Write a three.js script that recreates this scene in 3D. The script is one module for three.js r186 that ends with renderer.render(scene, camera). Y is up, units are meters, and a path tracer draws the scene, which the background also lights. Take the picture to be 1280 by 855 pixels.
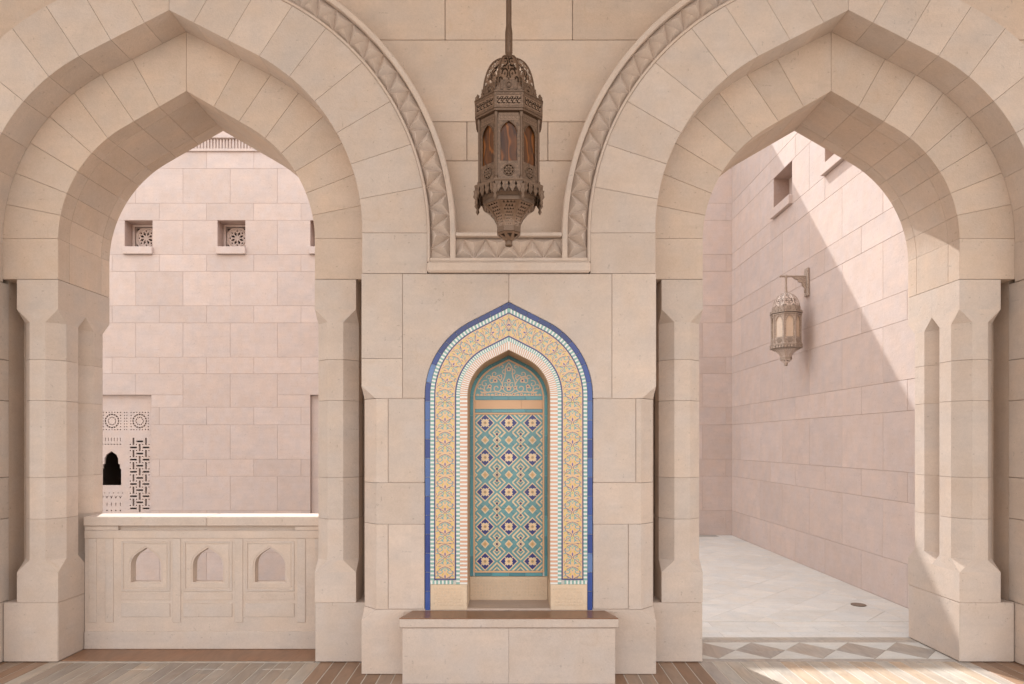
import * as THREE from 'three';
import { mergeGeometries, toCreasedNormals } from 'three/addons/utils/BufferGeometryUtils.js';

// ---------------------------------------------------------------- camera, sky, sun, exposure
const scene = new THREE.Scene();
const F = 840, D0 = 4.49, EYE = 1.55;                       // focal length in photo pixels, distance to the pier face, eye height
const camera = new THREE.PerspectiveCamera(2 * Math.atan(427.5 / F) * 180 / Math.PI, 1280 / 855, 0.05, 600);
camera.position.set(0, EYE, D0);
camera.lookAt(0, EYE, 0);
camera.setViewOffset(1280, 855, 4, -125.5, 1280, 855);      // shifted lens: horizon low in the picture, verticals parallel
camera.updateProjectionMatrix();

const renderer = new THREE.WebGLRenderer({ antialias: true });
renderer.toneMapping = THREE.LinearToneMapping;
renderer.toneMappingExposure = 2.13;
renderer.shadowMap.enabled = true;

{ // bright hazy sky
  const W = 64, H = 64, d = new Float32Array(W * H * 4);
  for (let j = 0; j < H; j++) {
    const el = (j + 0.5) / H * Math.PI - Math.PI / 2, s = Math.sin(el), k = Math.pow(1 - Math.max(0, s), 2.2);
    const zen = [1.10, 1.13, 1.18], hor = [1.0, 0.98, 0.95], gnd = [0.5, 0.45, 0.4];
    for (let i = 0; i < W; i++) for (let c = 0; c < 3; c++)
      d[(j * W + i) * 4 + c] = s < 0 ? gnd[c] : zen[c] + (hor[c] - zen[c]) * k, d[(j * W + i) * 4 + 3] = 1;
  }
  const sky = new THREE.DataTexture(d, W, H, THREE.RGBAFormat, THREE.FloatType);
  sky.mapping = THREE.EquirectangularReflectionMapping;
  sky.magFilter = sky.minFilter = THREE.LinearFilter;
  sky.needsUpdate = true;
  scene.background = sky; scene.environment = sky;
}
const sun = new THREE.DirectionalLight(new THREE.Color(1, 0.99, 0.965), 2.85);
sun.position.set(-0.42 * 12, 1.17 * 12, -12);
sun.target.position.set(0, 0, 0);
sun.castShadow = true;
sun.shadow.mapSize.set(4096, 4096);
Object.assign(sun.shadow.camera, { left: -16, right: 16, top: 16, bottom: -16, near: 0.1, far: 60 });
scene.add(sun, sun.target);

// ---------------------------------------------------------------- helpers
let seed = 7;
const rnd = () => { seed = (seed + 0x6d2b79f5) | 0; let t = Math.imul(seed ^ (seed >>> 15), 1 | seed); t = (t + Math.imul(t ^ (t >>> 7), 61 | t)) ^ t; return ((t ^ (t >>> 14)) >>> 0) / 4294967296; };
const rr = (a, b) => a + (b - a) * rnd();
const pick = (a) => a[Math.floor(rnd() * a.length)];
const PI = Math.PI, sgn = [1, -1];
const taken = new Map();
function numbered(n) { const k = taken.get(n) ?? 0; taken.set(n, k + 1); return k ? n + '_' + String(k).padStart(3, '0') : n; }
function thing(name, label, category, group) {
  const o = new THREE.Group(); o.name = numbered(name); o.userData = { label, category };
  if (group) o.userData.group = group;
  scene.add(o); return o;
}
function structure(name) { const o = new THREE.Group(); o.name = numbered(name); o.userData = { kind: 'structure' }; scene.add(o); return o; }
function part(name, parent) { const o = new THREE.Group(); o.name = name; parent.add(o); return o; }
function mesh(name, geo, mat, parent) {
  const m = new THREE.Mesh(geo, mat); m.name = name; m.castShadow = m.receiveShadow = true; parent.add(m); return m;
}
function build(pos, uvs) {
  const g = new THREE.BufferGeometry();
  g.setAttribute('position', new THREE.Float32BufferAttribute(pos, 3));
  g.setAttribute('uv', new THREE.Float32BufferAttribute(uvs, 2));
  g.computeVertexNormals(); return g;
}
// box with chamfered edges; uv in metres with an offset of its own, so that no two blocks show the same grain
function blockGeo(x0, x1, y0, y1, z0, z1, c = 0.004) {
  const C = [(x0 + x1) / 2, (y0 + y1) / 2, (z0 + z1) / 2], Hh = [(x1 - x0) / 2, (y1 - y0) / 2, (z1 - z0) / 2];
  c = Math.min(c, ...Hh.map((h) => h * 0.4));
  const V = (s, a) => [0, 1, 2].map((i) => C[i] + s[i] * (i === a ? Hh[i] : Hh[i] - c));
  const pos = [], uv = [], ou = rr(0, 3), ov = rr(0, 3);
  const tri = (a, b, d, n) => {
    const ab = [0, 1, 2].map((i) => b[i] - a[i]), ad = [0, 1, 2].map((i) => d[i] - a[i]);
    const cr = [ab[1] * ad[2] - ab[2] * ad[1], ab[2] * ad[0] - ab[0] * ad[2], ab[0] * ad[1] - ab[1] * ad[0]];
    const f = cr[0] * n[0] + cr[1] * n[1] + cr[2] * n[2] < 0;
    const ax = n.map(Math.abs), m = ax[2] >= ax[0] - 1e-6 && ax[2] >= ax[1] - 1e-6 ? 2 : ax[0] >= ax[1] ? 0 : 1;
    for (const p of f ? [a, d, b] : [a, b, d]) {
      pos.push(...p);
      if (m === 2) uv.push(p[0] + ou, p[1] + ov); else if (m === 0) uv.push(p[2] + ou, p[1] + ov); else uv.push(p[0] + ou, p[2] + ov);
    }
  };
  for (let a = 0; a < 3; a++) for (const s of sgn) {
    const b = (a + 1) % 3, d = (a + 2) % 3, q = [[1, 1], [1, -1], [-1, -1], [-1, 1]].map(([p, r]) => { const t = [0, 0, 0]; t[a] = s; t[b] = p; t[d] = r; return V(t, a); });
    const n = [0, 0, 0]; n[a] = s; tri(q[0], q[1], q[2], n); tri(q[0], q[2], q[3], n);
  }
  for (let a = 0; a < 3; a++) { const b = (a + 1) % 3, d = (a + 2) % 3;
    for (const s of sgn) for (const r of sgn) {
      const t1 = [0, 0, 0], t2 = [0, 0, 0]; t1[a] = t2[a] = s; t1[b] = t2[b] = r; t1[d] = 1; t2[d] = -1;
      const n = [0, 0, 0]; n[a] = s; n[b] = r; tri(V(t1, a), V(t2, a), V(t2, b), n); tri(V(t1, a), V(t2, b), V(t1, b), n);
    } }
  for (const s of sgn) for (const r of sgn) for (const t of sgn) { const q = [s, r, t]; tri(V(q, 0), V(q, 1), V(q, 2), q); }
  return build(pos, uv);
}
const G = 0.0015;                                             // half a masonry joint
const block = (name, parent, x0, x1, y0, y1, z0, z1, mat, c, g = G) => mesh(name, blockGeo(x0 + g, x1 - g, y0 + g, y1 - g, z0, z1, c), mat, parent);
const box = (name, parent, x0, x1, y0, y1, z0, z1, mat, c = 0.004) => mesh(name, blockGeo(x0, x1, y0, y1, z0, z1, c), mat, parent);
// outline in x, y extruded from z1 (back) to z0 (front) with chamfered rims
function slabGeo(poly, z0, z1, c = 0.004, holes = []) {
  const sh = new THREE.Shape(poly.map(([x, y]) => new THREE.Vector2(x, y)));
  for (const h of holes) sh.holes.push(new THREE.Path(h.map(([x, y]) => new THREE.Vector2(x, y))));
  let g = new THREE.ExtrudeGeometry(sh, c ? { depth: z0 - z1 - 2 * c, bevelEnabled: true, bevelSize: c, bevelOffset: -c, bevelThickness: c, bevelSegments: 1, curveSegments: 1 } : { depth: z0 - z1, bevelEnabled: false });
  g.translate(0, 0, z1 + c);
  g = toCreasedNormals(g, 0.45);
  const uv = g.attributes.uv, ou = rr(0, 3), ov = rr(0, 3);
  for (let i = 0; i < uv.count; i++) uv.setXY(i, uv.getX(i) + ou, uv.getY(i) + ov);
  return g;
}
function inset(poly, d) {                                    // shrink a convex outline towards its middle
  const cx = poly.reduce((a, p) => a + p[0], 0) / poly.length, cy = poly.reduce((a, p) => a + p[1], 0) / poly.length;
  return poly.map(([x, y]) => { const l = Math.hypot(x - cx, y - cy); return [x + (cx - x) / l * d, y + (cy - y) / l * d]; });
}
// a stack of outlines in x, z at heights ys, joined into a closed prism (flat faces)
function loftGeo(levels) {
  const pos = [], uv = [], ou = rr(0, 3), ov = rr(0, 3);
  const n = levels[0].poly.length;
  for (let k = 0; k + 1 < levels.length; k++) {
    const A = levels[k], B = levels[k + 1]; let run = 0;
    for (let i = 0; i < n; i++) {
      const j = (i + 1) % n, a = A.poly[i], b = A.poly[j], c = B.poly[j], d = B.poly[i], l = Math.max(Math.hypot(b[0] - a[0], b[1] - a[1]), Math.hypot(c[0] - d[0], c[1] - d[1]));
      const q = [[a[0], A.y, a[1], run, A.y], [b[0], A.y, b[1], run + l, A.y], [c[0], B.y, c[1], run + l, B.y], [d[0], B.y, d[1], run, B.y]];
      for (const t of [0, 1, 2, 0, 2, 3]) { pos.push(q[t][0], q[t][1], q[t][2]); uv.push(q[t][3] + ou, q[t][4] + ov); }
      run += l;
    }
  }
  for (const [L, up] of [[levels[0], false], [levels[levels.length - 1], true]]) {
    const tris = THREE.ShapeUtils.triangulateShape(L.poly.map(([x, z]) => new THREE.Vector2(x, z)), []);
    for (const t of tris) {
      const [a, b, c] = t.map((i) => L.poly[i]);
      const cr = (b[0] - a[0]) * (c[1] - a[1]) - (b[1] - a[1]) * (c[0] - a[0]);       // > 0 faces down in x, z
      for (const p of (cr > 0) === up ? [a, c, b] : [a, b, c]) { pos.push(p[0], L.y, p[1]); uv.push(p[0] + ou, p[1] + ov); }
    }
  }
  return build(pos, uv);
}
// ---------------------------------------------------------------- arch outlines: upright, arc, straight haunch to a point
class Arch {
  constructor(hw, yc, r, a, y0) {
    Object.assign(this, { hw, yc, r, a, y0 });
    this.tx = hw - r + r * Math.sin(a); this.ty = yc + r * Math.cos(a); this.apex = this.ty + this.tx * Math.tan(a);
    this.l1 = yc - y0; this.l2 = r * (PI / 2 - a); this.l3 = this.tx / Math.cos(a); this.len = this.l1 + this.l2 + this.l3;
  }
  off(d, y0 = this.y0) { return new Arch(this.hw - d, this.yc, this.r - d, this.a, y0); }
  at(l) {
    if (l < this.l1) return [this.hw, this.y0 + l];
    if (l < this.l1 + this.l2) { const t = (l - this.l1) / this.r; return [this.hw - this.r + this.r * Math.cos(t), this.yc + this.r * Math.sin(t)]; }
    const t = Math.min(1, (l - this.l1 - this.l2) / this.l3); return [this.tx * (1 - t), this.ty + (this.apex - this.ty) * t];
  }
  near(x, y) { let b = 0, bd = 1e9; for (let i = 0; i <= 800; i++) { const l = this.len * i / 800, p = this.at(l), d = Math.hypot(p[0] - x, p[1] - y); if (d < bd) bd = d, b = l; } return b; }
  run(la, lb, n) { const o = []; for (let i = 0; i <= n; i++) o.push(this.at(la + (lb - la) * i / n)); return o; }
  outline(n = 40) { const h = this.run(0, this.len, n); return [...h, ...h.slice(0, -1).reverse().map(([x, y]) => [-x, y])]; }   // right foot, apex, left foot
}
const D27 = 27 * PI / 180;
const R2 = new Arch(0.904, 2.97, 0.924, 30 * PI / 180, 2.70);     // inner order, intrados
const R1 = new Arch(1.29, 2.97, 1.326, D27, 2.68);                // outer order, intrados
const RO = new Arch(1.7246, 2.93, 1.76, D27, 2.68);               // outer order, extrados
const RM = RO.off(-0.19);                                          // outer edge of the carved moulding
const AX = 2.27;                                                   // distance of each arch's axis from the niche's

// ---------------------------------------------------------------- textures and materials
function noise2(period, sd) {
  const t = new Float32Array(period * period); let s = sd;
  for (let i = 0; i < t.length; i++) { s = Math.imul(s ^ (s >>> 15), 0x2c1b3c6d) + 0x9e3779b9 | 0; t[i] = ((s ^ (s >>> 13)) >>> 0) / 4294967296; }
  return (x, y) => {
    x = ((x % period) + period) % period; y = ((y % period) + period) % period;
    const xi = Math.floor(x), yi = Math.floor(y), fx = x - xi, fy = y - yi, u = fx * fx * (3 - 2 * fx), v = fy * fy * (3 - 2 * fy);
    const x1 = (xi + 1) % period, y1 = (yi + 1) % period;
    return (t[yi * period + xi] * (1 - u) + t[yi * period + x1] * u) * (1 - v) + (t[y1 * period + xi] * (1 - u) + t[y1 * period + x1] * u) * v;
  };
}
function dataTex(W, H, fn, srgb = true, rep = 1) {
  const d = new Uint8Array(W * H * 4);
  for (let j = 0; j < H; j++) for (let i = 0; i < W; i++) { const c = fn(i / W, j / H), o = (j * W + i) * 4; d[o] = c[0]; d[o + 1] = c[1]; d[o + 2] = c[2]; d[o + 3] = 255; }
  const t = new THREE.DataTexture(d, W, H, THREE.RGBAFormat); t.wrapS = t.wrapT = THREE.RepeatWrapping; t.magFilter = THREE.LinearFilter; t.minFilter = THREE.LinearMipmapLinearFilter; t.generateMipmaps = true;
  if (srgb) t.colorSpace = THREE.SRGBColorSpace;
  t.repeat.set(rep, rep); t.needsUpdate = true; return t;
}
const clamp = (v) => Math.max(0, Math.min(255, v));
const nA = noise2(4, 11), nB = noise2(16, 23), nC = noise2(64, 37), nD = noise2(256, 51), nE = noise2(8, 77);
const REP = 1 / 1.5;
// sandstone: soft mottles, faint bedding, fine grain, small pits
const stoneMap = dataTex(1024, 1024, (u, v) => {
  const m = nA(u * 4, v * 4) * 0.35 + nB(u * 16, v * 16) * 0.4 + nC(u * 64, v * 64) * 0.25;
  const bed = nE(u * 4, v * 8 + 0.6 * nA(u * 4, v * 4)) * 0.5 + nC(u * 8, v * 64) * 0.5;
  const g = nD(u * 256, v * 256);
  const k = 228 + (m - 0.5) * 17 + (bed - 0.5) * 8 + (g - 0.5) * 9;
  const pit = nC(u * 64 + 9, v * 64 + 3) > 0.93 && nD(u * 256, v * 256) > 0.55 ? 0.9 : 1;
  const vw = nE(u * 8 + 3, v * 8 + 1) + 0.35 * nB(u * 16, v * 16 + 7), vein = Math.max(0, 1 - Math.abs(vw - 0.62) * 34) * Math.max(0, nA(u * 4 + 1, v * 4 + 2) - 0.45) * 2, warm = (nB(u * 16 + 5, v * 16 + 2) - 0.5) * 5 + vein * 2;
  return [clamp((k + warm - vein * 5) * pit), clamp((k - vein * 5) * pit), clamp((k - warm * 1.2 - vein * 5) * pit)];
}, true, REP);
const stoneBump = dataTex(512, 512, (u, v) => { const k = 150 + (nD(u * 256, v * 256) - 0.5) * 90 + (nC(u * 64, v * 64) - 0.5) * 70 + (nB(u * 16, v * 16) - 0.5) * 40; return [clamp(k), clamp(k), clamp(k)]; }, false, REP);
function stone(r, g, b, rough = 0.9) { const m = new THREE.MeshStandardMaterial({ color: new THREE.Color().setRGB(r, g, b), roughness: rough, map: stoneMap, bumpMap: stoneBump, bumpScale: 0.0016 }); return m; }
const family = (r, g, b, sp, n) => Array.from({ length: n }, (_, i) => { const t = 1 + sp * ((i / (n - 1)) * 2 - 1), w = 1 + sp * 0.2 * Math.sin(i * 2.4); return stone(r * t * w, g * t, b * t / w); });
const HALL = family(0.69, 0.556, 0.463, 0.05, 9);                 // tan sandstone of the arcade
const WARM_BOUNCE = family(0.69, 0.53, 0.415, 0.05, 9);                // arcade stone, warm bounce light put into its colour: inner order, wall between arches
const PINK = family(0.71, 0.572, 0.513, 0.045, 9);                  // pink sandstone of the courtyard walls
const PAVE = family(0.80, 0.755, 0.70, 0.035, 6);                // pale paving
const mortar = stone(0.58, 0.44, 0.35), mortarPink = stone(0.55, 0.40, 0.34), coreStone = stone(0.64, 0.48, 0.37);
const plainStone = stone(0.66, 0.54, 0.45);
const grout = stone(0.74, 0.68, 0.6), paveGrout = stone(0.5, 0.46, 0.41);
// veined marble for the floor strips and the seat
const marbleMap = dataTex(512, 512, (u, v) => {
  const w = nA(u * 4, v * 4) * 3 + nB(u * 16, v * 8), st = nC(u * 64 + w * 1.5, v * 8 + w), a = Math.abs(nB(u * 12 + w, v * 4) - 0.5) * 2;
  const k = 218 + (st - 0.5) * 20 + (a - 0.5) * 14 + (nD(u * 256, v * 256) - 0.5) * 10; const warm = (nE(u * 8, v * 4) - 0.5) * 12;
  return [clamp(k + warm), clamp(k), clamp(k - warm)];
}, true, 1.1);
const marble = (r, g, b, rough) => new THREE.MeshStandardMaterial({ color: new THREE.Color().setRGB(r, g, b), roughness: rough, map: marbleMap });
const BROWN = [[0.36, 0.22, 0.14], [0.40, 0.255, 0.17], [0.33, 0.195, 0.12], [0.43, 0.295, 0.21]].map((c) => marble(...c, 0.42));
const GREY = [[0.52, 0.445, 0.385], [0.56, 0.475, 0.40], [0.49, 0.42, 0.36], [0.58, 0.49, 0.405]].map((c) => marble(...c, 0.45));
const TAUPE = [[0.45, 0.365, 0.295], [0.50, 0.41, 0.335], [0.42, 0.34, 0.28], [0.54, 0.43, 0.335]].map((c) => marble(...c, 0.45));
const SAND = [[0.60, 0.52, 0.43], [0.56, 0.485, 0.405], [0.64, 0.56, 0.47], [0.58, 0.49, 0.40], [0.62, 0.47, 0.34]].map((c) => marble(...c, 0.5));
const seatMarble = marble(0.30, 0.145, 0.075, 0.28);

// ---------------------------------------------------------------- ground, floors
{
  const g = structure('ground');
  box('paving', g, -120, 120, -0.3, -0.03, 5.6, 160, stone(0.55, 0.5, 0.44), 0);
  box('bedding', g, -30, 30, -2.75, -0.03, -0.846, 5.6, stone(0.5, 0.44, 0.38), 0);
  box('lower_ground', g, -120, 120, -2.9, -2.75, -160, -0.846, stone(0.5, 0.44, 0.38), 0);
}
{ // hall floor: narrow marble strips laid towards the arcade
  const f = structure('hall_floor');
  box('grout', f, -4.6, 4.6, -0.025, -0.0025, -0.846, 1.395, grout, 0);
  box('rear_floor', f, -12, 12, -0.025, 0, 1.4, 5.6, stone(0.68, 0.565, 0.455, 0.6), 0.002);
  for (const s of sgn) box('side_floor', f, s > 0 ? 4.6 : -12, s > 0 ? 12 : -4.6, -0.025, 0, -0.846, 1.395, stone(0.68, 0.565, 0.455, 0.6), 0.002);
  const W = 0.0955, edges = [];
  for (let x = -4.58; x < 4.58; x += W) {
    const m = x + W / 2, a = Math.abs(m);
    let fam = BROWN;
    if (m > 1.42 && m < 3.15) fam = SAND; else if (m < -1.42 && m > -3.15) fam = TAUPE;
    if ((a > 1.32 && a < 1.42) || (a > 3.15 && a < 3.25)) fam = GREY;
    const front = a > 1.366 && a < 3.174 ? (m > 0 ? -0.262 : -0.232) : -0.26;
    let z = front, first = true;
    while (z < 1.39) {
      const l = first ? rr(0.5, 1.3) : 1.2, z1 = Math.min(1.395, z + l);
      block('floor_strip', f, x, x + W, -0.024, 0.0038 + rr(-0.0004, 0.0004), z + 0.001, z1 - 0.002, pick(fam), 0.0012, 0.0038);
      z = z1; first = false;
    }
  }
}
{ // slab of brown marble before the parapet
  const f = structure('threshold_slab');
  box('marble_slab', f, -3.172, -1.368, -0.02, 0.006, -0.60, -0.262, marble(0.40, 0.215, 0.125, 0.4), 0.002);
  box('kerb_strip', f, -3.172, -1.368, -0.02, 0.004, -0.259, -0.234, GREY[1], 0.0015);
}
{ // threshold of the open arch: grey and white triangles between two borders
  const f = structure('threshold_paving');
  const zA = -0.715, zB = -0.325, x0 = 1.37, x1 = 3.17, pitch = 0.375, top = [];
  box('bed', f, x0, x1, -0.02, -0.002, -0.853, -0.262, grout, 0);
  box('border_strip', f, x0, x1, -0.018, 0.001, zB + 0.003, -0.2635, GREY[0], 0.0012);
  box('border_strip', f, x0, x1, -0.018, 0.001, -0.775, zA - 0.003, GREY[1], 0.0012);
  box('border_strip', f, x0, x1, -0.018, 0.0012, -0.851, -0.778, SAND[1], 0.0012);
  const white = stone(0.72, 0.68, 0.62, 0.6), zm = (zA + zB) / 2;
  const tile = (poly, mat) => {                               // clip to the opening, then lay flat
    let p = poly;
    for (const [lim, sg] of [[x0, 1], [x1, -1]]) {
      const q = [];
      for (let i = 0; i < p.length; i++) { const a = p[i], b = p[(i + 1) % p.length], da = (a[0] - lim) * sg, db = (b[0] - lim) * sg;
        if (da >= 0) q.push(a); if (da * db < 0) { const t = da / (da - db); q.push([a[0] + (b[0] - a[0]) * t, a[1] + (b[1] - a[1]) * t]); } }
      p = q; if (p.length < 3) return;
    }
    const g = slabGeo(inset(p, 0.002), 0.001, -0.016, 0.001); g.rotateX(-PI / 2);
    mesh('floor_tile', g, mat, f);
  };
  for (let k = -3; k <= 3; k++) {
    const c = 2.25 + k * pitch, h = pitch / 2, P = (x, z) => [x, -z];
    tile([P(c - h, zm), P(c, zB), P(c + h, zm), P(c, zA)], pick(GREY));
    tile([P(c, zA), P(c + h, zm), P(c + pitch, zA)], white);
    tile([P(c, zB), P(c + pitch, zB), P(c + h, zm)], white);
  }
}
{ // courtyard paving
  const f = structure('courtyard_floor');
  box('bed', f, 0.55, 3.74, -2.75, -0.0025, -6.75, -0.853, paveGrout, 0);
  box('lower_paving', f, -14, 0.549, -2.75, -2.6, -6.75, -0.853, PAVE[2], 0.002);
  for (let r = 0; r < 3; r++) {
    const za = -0.854 - r * 0.155, zb = za - 0.155;
    for (let x = 0.6 - (r % 2) * 0.28; x < 3.73; x += 0.56) block('paving_slab', f, Math.max(0.6, x), Math.min(3.729, x + 0.56), -0.024, rr(-0.0005, 0.0005), zb + 0.0015, za - 0.0015, pick(PAVE), 0.001, 0.0012);
  }
  for (let z = -1.325; z > -6.7; z -= 0.42) block('paving_slab', f, 3.46, 3.729, -0.024, 0, Math.max(-6.75, z - 0.42) + 0.0015, z - 0.0015, pick(PAVE), 0.001, 0.0012);
  const xa = 0.6, xb = 3.458, za = -6.748, zb = -1.322, h = 0.24;
  for (let i = 0; i < 14; i++) for (let j = 0; j < 26; j++) {
    const cx = xa + i * h, cz = za + j * h; if ((i + j) % 2) continue;
    let p = [[cx - h, cz], [cx, cz + h], [cx + h, cz], [cx, cz - h]];
    for (const [ax, lim, sg] of [[0, xa, 1], [0, xb, -1], [1, za, 1], [1, zb, -1]]) {
      const q = [];
      for (let k = 0; k < p.length; k++) { const a = p[k], b = p[(k + 1) % p.length], da = (a[ax] - lim) * sg, db = (b[ax] - lim) * sg;
        if (da > 0) q.push(a); if (da * db < 0) { const t = da / (da - db); q.push([a[0] + (b[0] - a[0]) * t, a[1] + (b[1] - a[1]) * t]); } }
      p = q;
    }
    if (p.length < 3) continue;
    // each square is laid as two half-slabs of differing tone
    const pairs = p.length === 4 ? [[p[0], p[1], p[2]], [p[0], p[2], p[3]]] : [p];
    for (const t of (i * 7 + j * 3) % 3 ? [p] : pairs) {
      const g = slabGeo(inset(t.map(([x, z]) => [x, -z]), 0.0015), rr(-0.0005, 0.0005), -0.022, 0.001); g.rotateX(-PI / 2);
      mesh('paving_slab', g, pick(PAVE), f);
    }
  }
}
{ // roof of the hall: shades the upper wall
  const c = structure('hall_ceiling');
  box('ceiling_slab', c, -12, 12, 6.2, 6.6, -0.853, 5.4, plainStone, 0.01);
  box('added_roof_parapet', c, -12, 12, 6.601, 7.4, -0.853, -0.55, plainStone, 0.01);  // added, unseen: holds sky light off the upper courtyard wall
}

// ---------------------------------------------------------------- courtyard walls in alternating tall and short courses
const COURSES = [-2.6, -2.02, -1.73, -1.155, -0.87, -0.29, 0, 0.41, 0.985, 1.27, 1.845, 2.139, 2.70, 2.976, 3.549, 3.836, 4.41, 4.69, 5.265, 5.55, 6.13, 6.41];
const TH = 0.25;
function cut(rects, o) {                                      // rectangles minus one opening
  const out = [];
  for (const r of rects) {
    const [a, b, c, d] = r;
    if (o[0] >= b || o[1] <= a || o[2] >= d || o[3] <= c) { out.push(r); continue; }
    if (o[2] > c) out.push([a, b, c, o[2]]);
    if (o[3] < d) out.push([a, b, o[3], d]);
    const lo = Math.max(c, o[2]), hi = Math.min(d, o[3]);
    if (o[0] > a) out.push([a, o[0], lo, hi]);
    if (o[1] < b) out.push([o[1], b, lo, hi]);
  }
  return out;
}
function masonry(root, u0, u1, phase, pitch, openings) {
  const backs = openings.reduce((r, o) => cut(r, o), [[u0, u1, -2.6, 6.41]]);
  for (const [a, b, c, d] of backs) box('wall_core', root, a, b, c, d, -TH, -0.005, mortarPink, 0);
  for (let k = 0; k + 1 < COURSES.length; k++) {
    const c = COURSES[k], d = COURSES[k + 1], sh = phase + (k % 2 ? 0 : pitch / 2);
    const start = sh + Math.floor((u0 - sh) / pitch) * pitch;
    for (let u = start; u < u1; u += pitch) {
      const a = Math.max(u0, u), b = Math.min(u1, u + pitch); if (b - a < 0.01) continue;
      let rects = [[a, b, c, d]];
      for (const o of openings) rects = cut(rects, o);
      for (const r of rects) if (r[1] - r[0] > 0.02 && r[3] - r[2] > 0.02) block('stone_block', root, r[0], r[1], r[2], r[3], -TH + 0.002, rr(-0.0008, 0.0008), pick(PINK), 0.002);
    }
  }
  // string course of small flutes under a coping
  box('ledge', root, u0, u1, 6.412, 6.455, -TH, 0.03, PINK[4]);
  box('frieze_back', root, u0, u1, 6.455, 6.625, -TH, -0.01, PINK[1], 0);
  const fl = []; for (let u = Math.max(u0, -8); u + 0.03 < u1; u += 0.052) fl.push(blockGeo(u, u + 0.03, 6.456, 6.62, -0.02, 0.018, 0.006));
  const flutes = mesh('fluted_frieze', mergeGeometries(fl), PINK[4], root); flutes.userData.kind = 'stuff';
  box('ledge', root, u0, u1, 6.625, 6.68, -TH, 0.05, PINK[5]);
  for (let u = u0, i = 0; u < u1; u += 0.79, i++) block('coping_stone', root, u, Math.min(u1, u + 0.79), 6.68, 7.79, -TH, 0, pick(PINK), 0.004);
}
function disc(cx, cy, r, n = 12, ph = 0) { return Array.from({ length: n }, (_, i) => [cx + r * Math.cos(ph + i / n * 2 * PI), cy + r * Math.sin(ph + i / n * 2 * PI)]); }
const rect = (x, y, w, h) => [[x - w / 2, y - h / 2], [x + w / 2, y - h / 2], [x + w / 2, y + h / 2], [x - w / 2, y + h / 2]];
function smallWindow(root, a, b, y0 = 4.69, y1 = 5.265) {     // deep-set opening with a pierced rosette and a projecting sill
  const w = part('window', root), cx = (a + b) / 2, W = b - a;
  box('sill', w, a - 0.012, b + 0.012, y0 + 0.005, y0 + 0.125, -TH, 0.05, PINK[5]);
  const cy = (y0 + 0.125 + y1) / 2, h = (y1 - y0 - 0.125) / 2 - 0.002;
  const hs = Math.min(h, W / 2) - 0.05;
  mesh('window_frame', slabGeo([[a + 0.003, cy - h], [b - 0.003, cy - h], [b - 0.003, cy + h], [a + 0.003, cy + h]], -TH + 0.03, -TH - 0.04, 0.004, [rect(cx, cy, 2 * hs + 0.03, 2 * hs + 0.03)]), PINK[3], w);
  const holes = [], r = hs * 0.92;
  for (let k = 0; k < 8; k++) { const t = k * PI / 4 + PI / 8, c = Math.cos(t), s = Math.sin(t), P = (q, n) => [cx + c * q - s * n, cy + s * q + c * n]; holes.push([P(r * 0.22, 0), P(r * 0.5, -r * 0.14), P(r * 0.72, 0), P(r * 0.5, r * 0.14)]); }
  for (let k = 0; k < 8; k++) { const t = k * PI / 4; holes.push(disc(cx + r * 0.76 * Math.cos(t), cy + r * 0.76 * Math.sin(t), r * 0.1, 6)); }
  for (const sx of sgn) for (const sy of sgn) { const q = hs * 0.97; holes.push([[cx + sx * q, cy + sy * q], [cx + sx * q, cy + sy * q * 0.52], [cx + sx * q * 0.8, cy + sy * q * 0.8], [cx + sx * q * 0.52, cy + sy * q]]); }
  const sc = mesh('rosette_screen', slabGeo([[cx - hs, cy - hs], [cx + hs, cy - hs], [cx + hs, cy + hs], [cx - hs, cy + hs]], -TH + 0.008, -TH - 0.03, 0, holes), PINK[6], w);
  const ring = new THREE.TorusGeometry(r * 0.93, r * 0.06, 6, 28); ring.translate(cx, cy, -TH + 0.01); mesh('rosette_ring', ring, PINK[6], w);
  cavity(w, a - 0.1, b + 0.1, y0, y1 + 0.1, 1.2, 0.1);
}
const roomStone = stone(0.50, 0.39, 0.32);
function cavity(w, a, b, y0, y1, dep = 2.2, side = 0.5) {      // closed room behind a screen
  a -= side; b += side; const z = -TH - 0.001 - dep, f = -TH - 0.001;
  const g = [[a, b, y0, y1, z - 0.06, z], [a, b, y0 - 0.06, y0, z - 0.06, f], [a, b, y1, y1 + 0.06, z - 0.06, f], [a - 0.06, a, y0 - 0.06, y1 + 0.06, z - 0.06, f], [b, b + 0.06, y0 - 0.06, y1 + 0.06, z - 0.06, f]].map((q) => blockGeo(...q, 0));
  mesh('room_lining', mergeGeometries(g), roomStone, w);
}
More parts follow.
